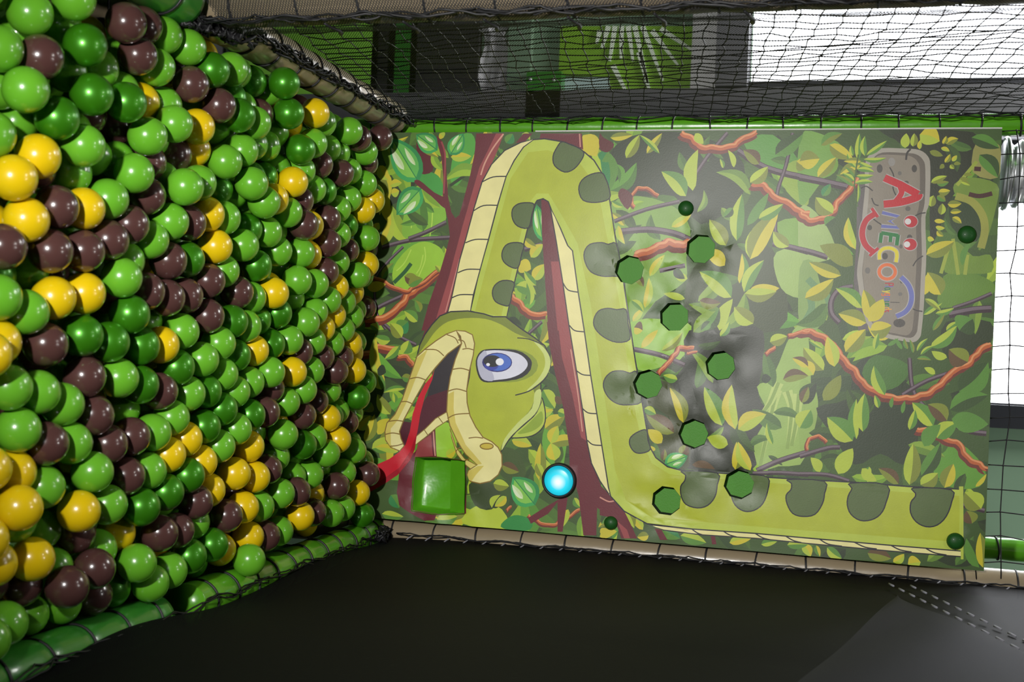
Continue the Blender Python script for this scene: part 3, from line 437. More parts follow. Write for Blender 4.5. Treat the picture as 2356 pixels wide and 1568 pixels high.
BALLDATA = '-0.5431,-1.6145,-0.005,g,0;-0.4679,-1.5825,0.0002,d,0;-0.542,-1.4606,0.0014,b,0;-0.5631,-1.3643,-0.024,b,1;-0.4942,-1.6989,-0.03,g,1;-0.4148,-1.772,-0.0305,g,1;-0.4179,-1.6982,-0.0054,b,0;-0.3501,-1.7506,0.0078,g,0;-0.5054,-1.5627,-0.0653,g,2;-0.5179,-1.3864,-0.0836,g,2;-0.4949,-1.3995,-0.01,b,1;-0.492,-1.3146,-0.0216,g,1;-0.383,-1.5604,0.0026,d,0;-0.4283,-1.5516,-0.0603,g,2;-0.4504,-1.4791,-0.042,g,2;-0.3906,-1.4548,0.005,d,0;-0.425,-1.4053,-0.0444,g,1;-0.4191,-1.3276,-0.0461,y,1;-0.3207,-1.6577,0.0024,d,0;-0.3621,-1.4793,-0.0634,b,2;-0.3597,-1.3623,-0.0828,b,2;-0.2846,-1.5868,0.0082,g,0;-0.3413,-1.3684,0.0001,g,0;-0.2903,-1.3873,-0.0573,g,2;-0.2982,-1.3127,-0.0335,b,1;-0.2471,-1.6949,-0.005,y,0;-0.2008,-1.758,-0.0024,y,0;-0.2698,-1.7796,-0.0316,g,1;-0.3122,-1.6656,-0.0748,g,2;-0.2401,-1.5489,-0.0435,g,1;-0.2856,-1.4651,-0.0577,g,2;-0.3605,-1.7262,-0.0656,g,2;-0.3535,-1.2639,-0.0589,g,2;-0.3804,-1.2898,0.0102,g,0;-0.4281,-1.2503,-0.0406,g,1;-0.2594,-1.42,0.0063,g,0;-0.274,-1.2395,-0.0456,g,1;-0.1822,-1.2682,-0.0021,g,0;-0.1019,-1.2627,-0.0059,b,0;-0.024,-1.2646,-0.0054,b,0;0.0738,-1.2798,-0.0054,y,0;0.0441,-1.2033,-0.0043,g,0;0.1698,-1.2782,-0.0049,b,0;0.227,-1.225,-0.0062,g,0;0.304,-1.2371,-0.0044,y,0;0.3805,-1.2504,0.003,d,0;0.4666,-1.2537,-0.0044,b,0;0.5527,-1.2068,-0.0066,g,0;0.5645,-1.2838,-0.0034,g,0;-0.5708,-0.815,0.019,d,0;-0.5048,-0.7738,0.0142,d,0;-0.2875,-0.8158,0.0025,y,0;-0.1478,-1.0785,-0.0019,y,0;-0.162,-0.9533,-0.0016,g,0;-0.1662,-0.7503,-0.014,g,0;-0.0587,-0.8072,0.0097,y,0;-0.0109,-0.7483,-0.0083,d,0;0.0675,-1.0516,0.0016,g,0;0.083,-0.8617,-0.0105,y,0;0.0673,-0.7725,-0.012,d,0;0.1765,-0.7453,-0.0207,b,1;0.2943,-0.7055,0.0028,g,0;0.4435,-0.7055,0.001,g,0;0.5426,-0.6841,-0.0092,g,0;-0.3798,-0.7064,-0.0492,g,1;-0.414,-0.3976,-0.005,b,0;-0.1391,-0.2575,0.001,g,0;-0.0981,-0.6661,0.0048,g,0;0.1924,-0.3709,-0.0269,g,0;0.2151,-0.217,-0.0002,d,0;0.0945,-1.8281,0.0169,y,0;-0.1662,-1.6388,-0.0043,b,0;-0.1732,-1.5611,-0.004,y,0;-0.1351,-1.7161,-0.0064,y,0;-0.2004,-1.4855,-0.0046,g,0;-0.2265,-1.338,-0.0162,b,1;-0.1597,-1.4191,0,b,0;-0.0838,-1.7748,-0.0046,b,0;-0.0873,-1.6547,-0.0012,b,0;-0.0953,-1.5609,-0.0006,b,0;-0.1227,-1.4879,0.0014,b,0;-0.1378,-1.332,-0.0082,g,0;-0.2008,-1.2405,-0.0726,g,2;-0.0541,-1.4519,0.0103,g,0;-0.0906,-1.3921,-0.024,g,1;-0.0328,-1.3421,-0.0063,b,0;-0.0055,-1.6321,-0.0075,y,0;-0.0184,-1.5483,-0.004,y,0;0.0003,-1.7809,-0.005,g,0;0.0222,-1.705,-0.0074,g,0;-0.0217,-1.3998,-0.0598,b,1;0.0148,-1.4154,0.0073,d,0;0.0596,-1.5497,-0.0038,d,0;0.0701,-1.47,0.0005,d,0;0.0763,-1.3578,-0.0033,d,0;0.0774,-1.6495,-0.0064,b,0;0.0753,-1.7611,-0.018,y,0;-0.0555,-1.6283,-0.0673,g,2;-0.1357,-1.5276,-0.0645,g,2;0.0279,-1.2536,-0.0627,g,2;0.0181,-1.5103,-0.0617,g,2;0.1505,-1.7472,-0.0028,g,0;0.1606,-1.6698,-0.0036,g,0;0.1843,-1.5955,-0.006,g,0;0.136,-1.534,-0.0053,b,0;0.1396,-1.4312,-0.0007,g,0;0.1542,-1.3546,-0.0031,d,0;0.2085,-1.5054,-0.0028,b,0;0.2234,-1.7169,-0.0044,g,0;0.252,-1.6443,-0.0002,b,0;0.2568,-1.5666,-0.0056,g,0;0.2667,-1.4535,-0.0046,b,0;0.2569,-1.3761,-0.0038,b,0;0.254,-1.2982,-0.0041,g,0;0.2084,-1.3228,-0.063,g,2;0.331,-1.3103,-0.0045,g,0;0.3137,-1.5147,0.0069,g,0;0.2987,-1.7032,-0.021,y,0;0.284,-1.7884,-0.005,y,0;0.3312,-1.6317,-0.0131,g,0;0.3577,-1.512,-0.0574,d,1;0.3341,-1.3883,-0.0045,b,0;0.352,-1.7402,0.0222,y,0;0.3827,-1.5509,0.0068,y,0;0.383,-1.449,-0.0027,g,0;0.3997,-1.3456,0.0065,d,0;0.3968,-1.803,0.0065,y,0;0.4483,-1.7492,-0.0165,y,0;0.4538,-1.6609,-0.0069,y,0;0.3834,-1.6881,-0.0267,g,1;0.419,-1.5719,-0.059,g,2;0.4329,-1.4982,-0.0369,b,1;0.4746,-1.4256,-0.0367,g,1;0.4563,-1.347,-0.0472,y,1;0.5108,-1.354,0.0081,g,0;0.4996,-1.4883,0.0025,b,0;0.5142,-1.5875,0.0145,b,0;0.4924,-1.5473,-0.0486,g,1;0.5643,-1.433,-0.0377,b,1;0.5657,-1.3556,-0.0474,d,1;0.5596,-1.703,-0.0244,g,1;0.5724,-1.5859,-0.0674,g,2;0.5667,-1.5096,-0.0522,g,2;0.5688,-1.7769,-0.0013,g,0;0.4931,-1.7045,-0.0654,b,2;0.5099,-1.6297,-0.0512,b,2;-0.5646,-1.2863,-0.0252,g,1;-0.5592,-1.2095,-0.0132,g,0;-0.5681,-1.1019,-0.0453,y,1;-0.5263,-1.1417,0.0071,d,0;-0.5521,-1.0384,-0.0029,g,0;-0.5663,-0.9553,-0.0392,g,1;-0.5617,-0.8773,-0.0394,d,1;-0.5629,-0.7751,-0.0478,g,1;-0.4808,-1.2054,-0.0046,b,0;-0.4556,-1.1088,0.0086,b,0;-0.5294,-1.165,-0.0699,b,2;-0.4496,-1.0314,0.0161,d,0;-0.4971,-0.9903,-0.0301,d,1;-0.4927,-0.9136,-0.0435,g,1;-0.4487,-0.9456,0.0123,g,0;-0.491,-0.8358,-0.038,b,1;-0.4537,-1.0928,-0.0678,g,2;-0.3963,-1.175,-0.0041,y,0;-0.4268,-1.0117,-0.0561,g,2;-0.3336,-1.1892,-0.0484,b,1;-0.3576,-1.115,-0.0459,y,1;-0.3404,-1.0543,-0,g,0;-0.3785,-0.9772,-0.0007,g,0;-0.4096,-0.8806,-0.0269,g,1;-0.4203,-0.8034,-0.0319,g,1;-0.4268,-0.9369,-0.0781,g,2;-0.3049,-0.9608,0.0192,g,0;-0.3338,-0.8649,-0.0365,d,1;-0.3447,-0.7873,-0.0423,d,1;-0.2705,-0.8905,0.0172,g,0;-0.277,-1.1651,-0.0005,g,0;-0.2548,-1.2635,0.0261,g,0;-0.2831,-1.0192,-0.0397,d,1;-0.2886,-0.9272,-0.0493,g,1;-0.2153,-1.1176,-0.0036,y,0;-0.2158,-1.0394,-0.0058,g,0;-0.1878,-1.1905,-0.0063,b,0;-0.2056,-0.8933,-0.0259,d,1;-0.2068,-0.8168,-0.0106,g,0;-0.11,-1.1852,-0.0093,d,0;-0.1517,-1.1487,-0.0642,g,2;-0.0701,-1.1481,-0.0661,g,2;-0.0697,-1.1003,-0.0044,b,0;-0.0972,-1.0202,-0.0134,g,1;-0.1206,-0.8749,-0.0059,d,0;-0.1162,-0.8029,-0.0428,g,1;-0.052,-0.9568,-0.0087,b,0;-0.0432,-0.8796,-0.0147,g,0;-0.032,-1.1866,-0.0082,b,0;0.0082,-1.1022,-0.0016,b,0;0.0172,-0.992,-0.0011,d,0;0.0259,-0.9146,-0.0058,g,0;0.0094,-0.8223,-0.0274,d,1;-0.1139,-0.9645,-0.0654,b,2;0.1207,-1.2176,-0.0037,d,0;0.1037,-1.1206,-0.0004,g,0;0.0952,-0.953,-0.0107,d,0;0.1376,-1.0184,-0.0067,g,0;0.1778,-1.1645,-0.0054,g,0;0.1753,-1.0866,-0.0094,d,0;0.1795,-0.9527,-0.0083,g,0;0.1594,-0.8773,-0.011,g,0;0.1354,-0.8054,0.0073,g,0;0.2169,-1.0209,-0.003,d,0;0.2532,-1.0899,-0.0063,d,0;0.2369,-0.8814,-0.0026,d,0;0.2336,-0.8035,-0.0024,b,0;0.2663,-0.9535,0.0004,g,0;0.2548,-0.8415,-0.0673,g,2;0.3014,-1.0231,-0.0036,g,0;0.3133,-0.8671,-0.009,y,0;0.276,-1.1644,-0.008,y,0;0.3308,-1.0977,-0.0066,y,0;0.3533,-1.1714,0.0053,d,0;0.4061,-1.196,-0.0467,g,1;0.4155,-1.1244,0.002,b,0;0.3992,-1.0491,-0.0102,y,0;0.3717,-0.9394,-0.005,y,0;0.3886,-0.8432,-0.0017,y,0;0.378,-0.7662,-0.0078,b,0;0.4557,-0.8966,-0.0014,y,0;0.4651,-0.8054,-0.0061,g,0;0.4657,-0.9739,-0.0028,b,0;0.4256,-0.866,-0.0665,b,2;0.535,-0.8393,-0.0136,y,0;0.5438,-0.762,-0.0073,b,0;0.5251,-1.0281,-0.0078,d,0;0.5508,-0.9436,-0.0327,y,1;0.5795,-0.8938,0.0199,g,0;0.5345,-1.1292,-0.0053,d,0;0.4692,-1.0778,-0.03,g,1;0.4725,-1.1762,-0.0109,b,1;0.5087,-1.152,-0.0756,y,2;0.5723,-1.0102,-0.0673,d,2;-0.5534,-0.5917,-0.053,b,1;-0.5354,-0.6247,0.0154,y,0;-0.5,-0.6681,-0.04,y,1;-0.5285,-0.5331,-0.005,g,0;-0.553,-0.343,-0.0618,g,2;-0.5349,-0.3781,0.0079,g,0;-0.5299,-0.2927,0.0007,b,0;-0.5634,-0.11,-0.005,b,0;-0.5028,-0.2201,-0.0082,g,0;-0.4737,-0.5796,-0.0504,g,1;-0.4575,-0.6233,0.0122,g,0;-0.4291,-0.6978,0.0135,d,0;-0.4761,-0.4382,-0.03,g,1;-0.4788,-0.3509,-0.0391,g,1;-0.4164,-0.5362,-0.0078,b,0;-0.4653,-0.7379,-0.0427,g,1;-0.481,-0.1493,-0.0325,b,1;-0.4355,-0.287,-0.0275,g,1;-0.3845,-0.6386,-0.011,g,0;-0.3411,-0.7326,0.0133,y,0;-0.3453,-0.5711,-0.0091,g,0;-0.3066,-0.6387,-0.0123,b,0;-0.3513,-0.4935,-0.0132,d,0;-0.3538,-0.3066,-0.017,g,0;-0.4109,-0.2156,-0.0083,g,0;-0.3689,-0.1499,-0.0066,y,0;-0.3311,-0.2251,-0.005,y,0;-0.264,-0.7415,0.0057,g,0;-0.2408,-0.668,0.0177,b,0;-0.2481,-0.5877,-0.0046,y,0;-0.278,-0.4674,-0.0086,b,0;-0.3163,-0.375,-0.0194,g,1;-0.2789,-0.2899,-0.0309,d,1;-0.221,-0.7083,-0.0502,g,1;-0.2428,-0.3978,-0.0067,g,0;-0.254,-0.1816,-0.0051,g,0;-0.2102,-0.5008,0.0106,b,0;-0.171,-0.6393,-0.0021,g,0;-0.172,-0.5628,-0.0174,y,1;-0.178,-0.4511,-0.0474,g,1;-0.2065,-0.3136,-0.0141,b,0;-0.167,-0.3809,-0.0138,g,0;-0.176,-0.1801,-0.0049,y,0;-0.1472,-0.5172,-0.0756,y,2;-0.2268,-0.5556,-0.0725,b,2;-0.1284,-0.6484,-0.0668,g,2;-0.1332,-0.491,0.0025,b,0;-0.0964,-0.5671,0.0078,g,0;-0.0958,-0.4101,-0.0013,y,0;-0.091,-0.2086,-0.0361,y,1;-0.0725,-0.5248,-0.0547,g,1;-0.0551,-0.6163,-0.037,g,1;-0.0566,-0.477,0.007,g,0;-0.0577,-0.3413,-0.0061,g,0;-0.0216,-0.5464,0.0004,g,0;-0.0179,-0.4084,-0.0065,y,0;-0.0192,-0.2735,-0.0089,g,0;0.0075,-0.6182,0.0098,g,0;0.02,-0.4765,-0.0078,y,0;0.0206,-0.3406,-0.0063,g,0;0.0563,-0.5454,-0.0026,g,0;0.06,-0.4096,-0.0074,g,0;0.0591,-0.2728,-0.0097,y,0;0.0551,-0.6901,-0.0009,g,0;0.0845,-0.618,-0.0056,b,0;0.0979,-0.4778,-0.0056,b,0;0.099,-0.3421,-0.0062,b,0;0.1343,-0.5467,-0.0026,g,0;0.1363,-0.4114,0.0089,b,0;0.1362,-0.2748,0.0071,y,0;0.1362,-0.6754,0.0056,y,0;0.1665,-0.2416,-0.0566,b,1;0.173,-0.1519,-0.0084,d,0;0.1478,-0.3171,-0.0617,g,2;0.1828,-0.6073,0.0052,g,0;0.2135,-0.6777,-0.0084,g,0;0.2733,-0.6515,-0.051,y,1;0.2523,-0.5748,-0.0087,b,0;0.2671,-0.4184,-0.0045,y,0;0.2193,-0.4788,-0.0171,b,1;0.2656,-0.344,-0.0286,d,1;0.2568,-0.2677,-0.0424,g,1;0.2924,-0.1984,-0.0396,b,1;0.3293,-0.3697,0.0084,y,0;0.3153,-0.5011,-0.0071,g,0;0.3325,-0.3361,-0.068,y,2;0.3299,-0.5776,-0.0022,d,0;0.3726,-0.2182,-0.005,g,0;0.3622,-0.4405,0.0073,g,0;0.42,-0.0615,-0.0401,g,1;0.4501,-0.1189,0.0032,b,0;0.4305,-0.2772,-0.0095,g,0;0.4179,-0.4944,-0.0155,g,0;0.4155,-0.3418,-0.0615,g,2;0.4617,-0.3479,0.001,b,0;0.4156,-0.5705,-0.0326,g,1;0.3554,-0.6726,-0.0328,g,1;0.3658,-0.5215,-0.0673,g,2;0.3693,-0.4349,-0.0702,g,2;0.4473,-0.628,0.0095,b,0;0.4752,-0.4422,-0.0341,y,1;0.5007,-0.1779,-0.0033,y,0;0.5155,-0.5902,0.0058,y,0;0.517,-0.4991,-0.001,b,0;0.5379,-0.3634,-0.005,g,0;0.5324,-0.2841,-0.005,g,0;0.569,-0.1388,-0.0007,d,0;0.563,-0.4175,-0.06,y,2;0.5101,-0.5827,-0.0716,g,2'

# ---------------------------------------------------------------- the hall around the play frame
YB = 1.9                                                  # back wall
def struct(name, a, b, m):
    return tag(build(name, box(bmesh.new(), a, b), m), kind='structure')
FZ = -1.65
struct('floor', (-3.6, -5.2, FZ - .1), (2.6, YB + .2, FZ), M['floor'])
struct('ceiling', (-3.6, -5.2, 3.3), (2.6, YB + .2, 3.4), M['dark'])
struct('wall_left', (-3.7, -5.2, FZ), (-3.6, YB + .2, 3.3), M['dark'])
struct('wall_right', (2.6, -5.2, FZ), (2.7, YB + .2, 3.3), M['dark'])
struct('wall_front', (-3.6, -5.3, FZ), (2.6, -5.2, 3.3), M['dark'])
# back wall with two window openings
w1a, w1b = at(1724, 196, YB), at(2700, 10, YB); W1 = (at(2000, 10, YB).x - .02, w1b.z, at(1900, 192, YB).x, w1a.z)       # x0, ztop, x1, zbottom
W2 = (at(2300, 318, YB).x, 3.1, at(2300, 932, YB).x, at(2150, 500, YB).z)
W1 = (W1[0] - .35, 3.1, W1[2], W1[3])
bm = bmesh.new()
xs = [-3.6, W1[0], W1[2], W2[0], W2[2], 2.6]
def wallpiece(x0, x1, z0, z1): box(bm, (x0, YB, z0), (x1, YB + .12, z1))
wallpiece(xs[0], xs[1], FZ, 3.3); wallpiece(xs[2], xs[3], FZ, 3.3); wallpiece(xs[4], xs[5], FZ, 3.3)
wallpiece(xs[1], xs[2], FZ, W1[3]); wallpiece(xs[1], xs[2], W1[1], 3.3); wallpiece(xs[3], xs[4], FZ, W2[3]); wallpiece(xs[3], xs[4], W2[1], 3.3)
tag(build('wall_back', bm, M['wallg']), kind='structure')
for i, W in enumerate((W1, W2)):
    bm = bmesh.new(); t = .035
    box(bm, (W[0], YB - .02, W[3]), (W[0] + t, YB + .06, W[1])); box(bm, (W[2] - t * .3, YB - .02, W[3]), (W[2] + t * 1.2, YB + .06, W[1]))
    box(bm, (W[0], YB - .02, W[3] - t), (W[2] + t, YB + .06, W[3])); box(bm, (W[0], YB - .02, W[1] - t), (W[2], YB + .06, W[1]))
    tag(build(f'window_{i+1}', bm, M['frame']), kind='structure')
# dark upright slab beside window_2 and dark board below window_1, both read from the photograph
a, b = at(2300, 931, YB - .05), at(2300, 984, YB - .05)
struct('trim_1', (a.x, YB - .06, .9), (b.x, YB - .004, 3.25), M['frame'])
a, b = at(2000, 194, YB - .1), at(2000, 262, YB - .1); c1 = at(1640, 200, YB - .1)
struct('trim_2', (a.x + .005, YB - .1, FZ + .01), (b.x + .1, YB - .004, 3.25), M['grey'])
c2, c3 = at(1648, 100, YB - .12), at(1722, 100, YB - .12)
c4 = at(1592, 100, YB - .05)
struct('trim_4', (-2.6, YB - .05, c4.z), (a.x + .06, YB - .004, c2.z), M['white'])
struct('trim_3', (-2.6, YB - .12, c2.z), (a.x, YB - .004, c3.z), M['grey'])

# ---------------------------------------------------------------- printed game panel
R_H = .0435
HOLES = [(1448, 620), (1612, 572), (1551, 728), (1657, 840), (1490, 883), (1595, 997), (1700, 1113), (1533, 1151)]
HC = [sheet_xz(*h) for h in HOLES]
CAPS = [(1578.5, 479.5, 16.5), (1406, 1202, 15), (2224, 540, 18), (2197, 1243, 17)]
PK = [sheet_xz(*p) for p in ((958, 1052), (1010, 1052), (1069, 1060), (1071, 1120), (1067, 1180), (1010, 1182), (949, 1173), (951, 1110))]
BT = sheet_xz(1287.6, 1104)
CORN = [sheet_xz(2305, 299), sheet_xz(2263, 1311)]
XL, XR = -.600, .602
ZT = CORN[0][1]; ZT2 = CORN[1][1]; ZB = -.10

def relief(x, z):                                        # how far the vinyl stands off the board, metres towards the room
    y = .0022 * math.sin(5.1 * x + 2.2 * z + 1) + .0018 * math.sin(3.7 * z - 6.3 * x) + .0012 * math.sin(11 * x + 9 * z)
    for k, (hx, hz) in enumerate(HC):
        d = math.hypot(x - hx, z - hz); a = math.atan2(z - hz, x - hx)
        y += -.005 * math.exp(-max(d - R_H, 0) / .022) + .0018 * math.sin(a * (4 + k % 3) + k) * math.exp(-((d - R_H * 1.9) / .035) ** 2)
    px, pz = (PK[0][0] + PK[4][0]) / 2, (PK[0][1] + PK[4][1]) / 2; d = max(abs(x - px), abs(z - pz)); a = math.atan2(z - pz, x - px)
    y += -.006 * math.exp(-max(d - .08, 0) / .02) + .003 * math.sin(a * 7 + 2) * math.exp(-((d - .115) / .03) ** 2)
    for (p, q) in (((1660, 600), (1560, 800)), ((1700, 1090), (1600, 980)), ((1610, 600), (1585, 480))):   # pulled creases between holes
        A, B = Vector(sheet_xz(*p)), Vector(sheet_xz(*q)); v = B - A; t = max(0, min(1, (Vector((x, z)) - A).dot(v) / v.length_squared)); d = (Vector((x, z)) - A - v * t).length
        y += -.002 * math.exp(-(d / .018) ** 2)
    return y

def inside(px, pz, poly):
    wn = np.zeros(len(px), dtype=int); q = np.array(poly); r = np.roll(q, -1, 0)
    for (x0, z0), (x1, z1) in zip(q, r):
        cr = (x1 - x0) * (pz - z0) - (px - x0) * (z1 - z0)
        wn += ((z0 <= pz) & (z1 > pz) & (cr > 0)).astype(int) - ((z0 > pz) & (z1 <= pz) & (cr < 0)).astype(int)
    return wn != 0

def make_sheet(parent):
    make_art()
    outline = [(XL, ZB), (XR - .004, ZB), (XR, ZT2 * .5), (XR + .002, ZT2), (XL - .0, ZT), (XL, ZT * .5)]
    octs = [[(hx + R_H * math.cos(6.28319 * k / 8 + .2 + i * .13), hz + R_H * math.sin(6.28319 * k / 8 + .2 + i * .13)) for k in range(8)] for i, (hx, hz) in enumerate(HC)]
    verts, edges = [], []
    def add(poly):
        i0 = len(verts); verts.extend(Vector(p) for p in poly); n = len(poly)
        edges.extend((i0 + i, i0 + (i + 1) % n) for i in range(n))
    def clip(poly):
        return [(min(max(x, XL - .03), XR + .03), min(max(z, ZB - .03), ZT + .03)) for x, z in poly]
    shp = [(c, clip(p)) for c, p in SHAPES]
    for c, p in shp: add(p)
    add(outline); add(PK)
    for o in octs: add(o)
    g = .022; x = XL
    while x < XR:
        z = ZB
        while z < ZT: verts.append(Vector((x, z))); z += g
        x += g
    for i, (hx, hz) in enumerate(HC):
        for rr in (R_H * 1.15, R_H * 1.35, R_H * 1.7, R_H * 2.2):
            for k in range(22): verts.append(Vector((hx + rr * math.cos(k * .2856), hz + rr * math.sin(k * .2856))))
    V, _, F, *_ = delaunay_2d_cdt(verts, edges, [], 0, 2e-5)
    V = np.array([(v[0], v[1]) for v in V]); F = np.array([f for f in F if len(f) == 3])
    cen = V[F].mean(1); cx, cz = cen[:, 0], cen[:, 1]
    keep = inside(cx, cz, outline) & ~inside(cx, cz, PK)
    for o in octs: keep &= ~inside(cx, cz, o)
    F = F[keep]; cx, cz = cx[keep], cz[keep]
    colr = np.tile(np.array([62, 86, 40], float), (len(F), 1))
    for c, p in shp:
        q = np.array(p); mn, mx = q.min(0), q.max(0)
        idx = np.nonzero((cx >= mn[0]) & (cx <= mx[0]) & (cz >= mn[1]) & (cz <= mx[1]))[0]
        if len(idx): idx = idx[inside(cx[idx], cz[idx], p)]; colr[idx] = c
    used, inv = np.unique(F, return_inverse=True); F = inv.reshape(F.shape); V = V[used]
    Y = [-.004 - relief(a, b) for a, b in V]
    me = bpy.data.meshes.new('printed_sheet')
    me.from_pydata([(a, y, b) for (a, b), y in zip(V.tolist(), Y)], [], F.tolist())
    ca = me.color_attributes.new('ink', 'FLOAT_COLOR', 'CORNER')
    L = colr / 255; L = np.where(L <= .0404, L / 12.92, ((L + .055) / 1.055) ** 2.4) * INK_GAIN
    ca.data.foreach_set('color', np.repeat(np.hstack([L, np.ones((len(L), 1))]), 3, 0).ravel())
    me.materials.append(M['print']); me.polygons.foreach_set('use_smooth', [True] * len(me.polygons)); me.update()
    if me.polygons[0].normal.y > 0: me.flip_normals()
    o = bpy.data.objects.new('printed_sheet', me); COL.objects.link(o); o.parent = parent
    print('sheet', len(V), len(F))
    return octs
INK_GAIN = 1.1
panel = thing('game_panel', (0, 0, 0), 'tall printed jungle wall panel with a green cartoon snake, stone sign and eight round holes', 'game panel')
OCT = make_sheet(panel)
# board behind the vinyl, with openings where the holes and pocket are: built as border strips plus edge
bm = bmesh.new(); box(bm, (XL - .0, .066, ZB), (XR - .0, .075, ZT - .012)); build('backing_board', bm, M['board'], panel)
bm = bmesh.new()
tube(bm, [(XL - .002, -.004 - relief(XL, z) * 1, z) for z in np.linspace(.45, ZT, 60)], .0022, 6); build('sheet_hem', bm, M['edge'], panel)
for i, ((hx, hz), oc) in enumerate(zip(HC, OCT)):         # octagonal holes: collar coloured black as the shade inside the rim, green back
    bm = bmesh.new(); prof = [(1.0, -.002), (1.0, .012), (.99, .02), (.99, .040)]; rings = []
    for s, y in prof: rings.append([bm.verts.new((hx + (x - hx) * s, y, hz + (z - hz) * s)) for x, z in oc])
    for a_, b_ in zip(rings, rings[1:]):
        for k in range(8): f = bm.faces.new((a_[k], a_[(k + 1) % 8], b_[(k + 1) % 8], b_[k]))
    h = build('target_hole', bm, M['rim_shade'], panel, keep=True)
    bm = bmesh.new(); bm.faces.new([bm.verts.new((hx + (x - hx) * 1.0, .038, hz + (z - hz) * 1.0)) for x, z in oc])
    fc = build('hole_back', bm, M['recess'], h); fc['label'] = 'plain green back of the hole'
for u, v, r in CAPS:
    x, z = sheet_xz(u, v); k = r / 740
    bm = lathe(bmesh.new(), [(k, .0), (k, -.003), (k * .85, -.010), (k * .5, -.0145), (k * .12, -.016)], (x, -.006 - relief(x, z), z), n=24)
    build('screw_cap', bm, M['cap'], panel, True)['label'] = 'round dark green domed cap'
# glowing push button
bt = bpy.data.objects.new('push_button', None); COL.objects.link(bt); bt.parent = panel; bt.location = (BT[0], -.006, BT[1]); bt['label'] = 'round cyan glowing button in a black rim'
k = .0525
bm = lathe(bmesh.new(), [(k, .004), (k, -.006), (k * .95, -.012), (k * .88, -.013), (k * .845, -.010), (k * .845, .0)], (BT[0], -.006, BT[1]), n=48)
bz = build('rim', bm, M['black'], None, True); bz.parent = bt; bz.matrix_parent_inverse = Matrix.Translation((-BT[0], .006, -BT[1]))
bm = lathe(bmesh.new(), [(k * .84, -.006), (k * .8, -.0105), (k * .6, -.0135), (k * .3, -.015), (k * .03, -.0155)], (BT[0], -.006, BT[1]), n=48)
ml = M['lens']; nt = ml.node_tree; tc = nt.nodes.new('ShaderNodeTexCoord'); vm = nt.nodes.new('ShaderNodeVectorMath'); vm.operation = 'DISTANCE'; vm.inputs[1].default_value = (BT[0] + .004, -.02, BT[1])
nt.links.new(tc.outputs['Object'], vm.inputs[0]); cr = nt.nodes.new('ShaderNodeValToRGB'); mr = nt.nodes.new('ShaderNodeMapRange'); mr.inputs[2].default_value = k * .84
nt.links.new(vm.outputs['Value'], mr.inputs[0]); nt.links.new(mr.outputs[0], cr.inputs[0])
e = cr.color_ramp.elements; e[0].position = .12; e[0].color = (.95, 1, 1, 1); e[1].position = 1; e[1].color = (.005, .42, .55, 1); q = cr.color_ramp.elements.new(.55); q.color = (.02, .72, .9, 1)
nt.links.new(cr.outputs[0], nt.nodes['Principled BSDF'].inputs['Emission Color']); nt.nodes['Principled BSDF'].inputs['Emission Strength'].default_value = 1.0; nt.nodes['Principled BSDF'].inputs['Base Color'].default_value = (.01, .08, .1, 1)
ls = build('lamp_lens', bm, ml, None, True); ls.parent = bt; ls.matrix_parent_inverse = Matrix.Translation((-BT[0], .006, -BT[1])); ls['label'] = 'lit cyan lens'
# ball pocket: green vinyl tube through the panel
bm = bmesh.new(); rings = []
pc = (sum(p[0] for p in PK) / 8, sum(p[1] for p in PK) / 8); PKs = smooth_poly = []
for i in range(8):
    a_, b_ = PK[i], PK[(i + 1) % 8]
    for t in (0, .25, .5, .75): PKs.append((a_[0] + (b_[0] - a_[0]) * t, a_[1] + (b_[1] - a_[1]) * t))
for s, y in ((1.03, -.004), (1.01, .004), (.97, .02), (.93, .058), (.88, .062)):
    rings.append([bm.verts.new((pc[0] + (x - pc[0]) * s, y + .002 * math.sin(j * 1.7), pc[1] + (z - pc[1]) * s)) for j, (x, z) in enumerate(PKs)])
for a_, b_ in zip(rings, rings[1:]):
    for j in range(32): bm.faces.new((a_[j], a_[(j + 1) % 32], b_[(j + 1) % 32], b_[j]))
n = 9; grid = {}                                          # back of the pocket, upper flap folds forward
bm.faces.new(rings[-1][::-1])
pk = build('ball_pocket', bm, M['pocket'], panel, True); pk['label'] = 'square bright green vinyl pocket'
fa, fb = sheet_xz(1030, 1058), sheet_xz(1069, 1062); fc_, fd = sheet_xz(1068, 1180), sheet_xz(1028, 1183)
bm = bmesh.new(); rows = []
for i in range(7):
    t = i / 6; r_ = []
    for j in range(13):
        s = j / 12; A_ = (fa[0] + (fb[0] - fa[0]) * t, fa[1] + (fb[1] - fa[1]) * t); B_ = (fd[0] + (fc_[0] - fd[0]) * t, fd[1] + (fc_[1] - fd[1]) * t)
        r_.append(bm.verts.new((A_[0] + (B_[0] - A_[0]) * s, .032 - .03 * t + .002 * math.sin(s * 9 + t * 4), A_[1] + (B_[1] - A_[1]) * s)))
    rows.append(r_)
for i in range(6):
    for j in range(12): bm.faces.new((rows[i][j], rows[i][j + 1], rows[i + 1][j + 1], rows[i + 1][j]))
build('pocket_flap', bm, M['pocket'], pk, True)['label'] = 'brighter folded strip of the pocket'

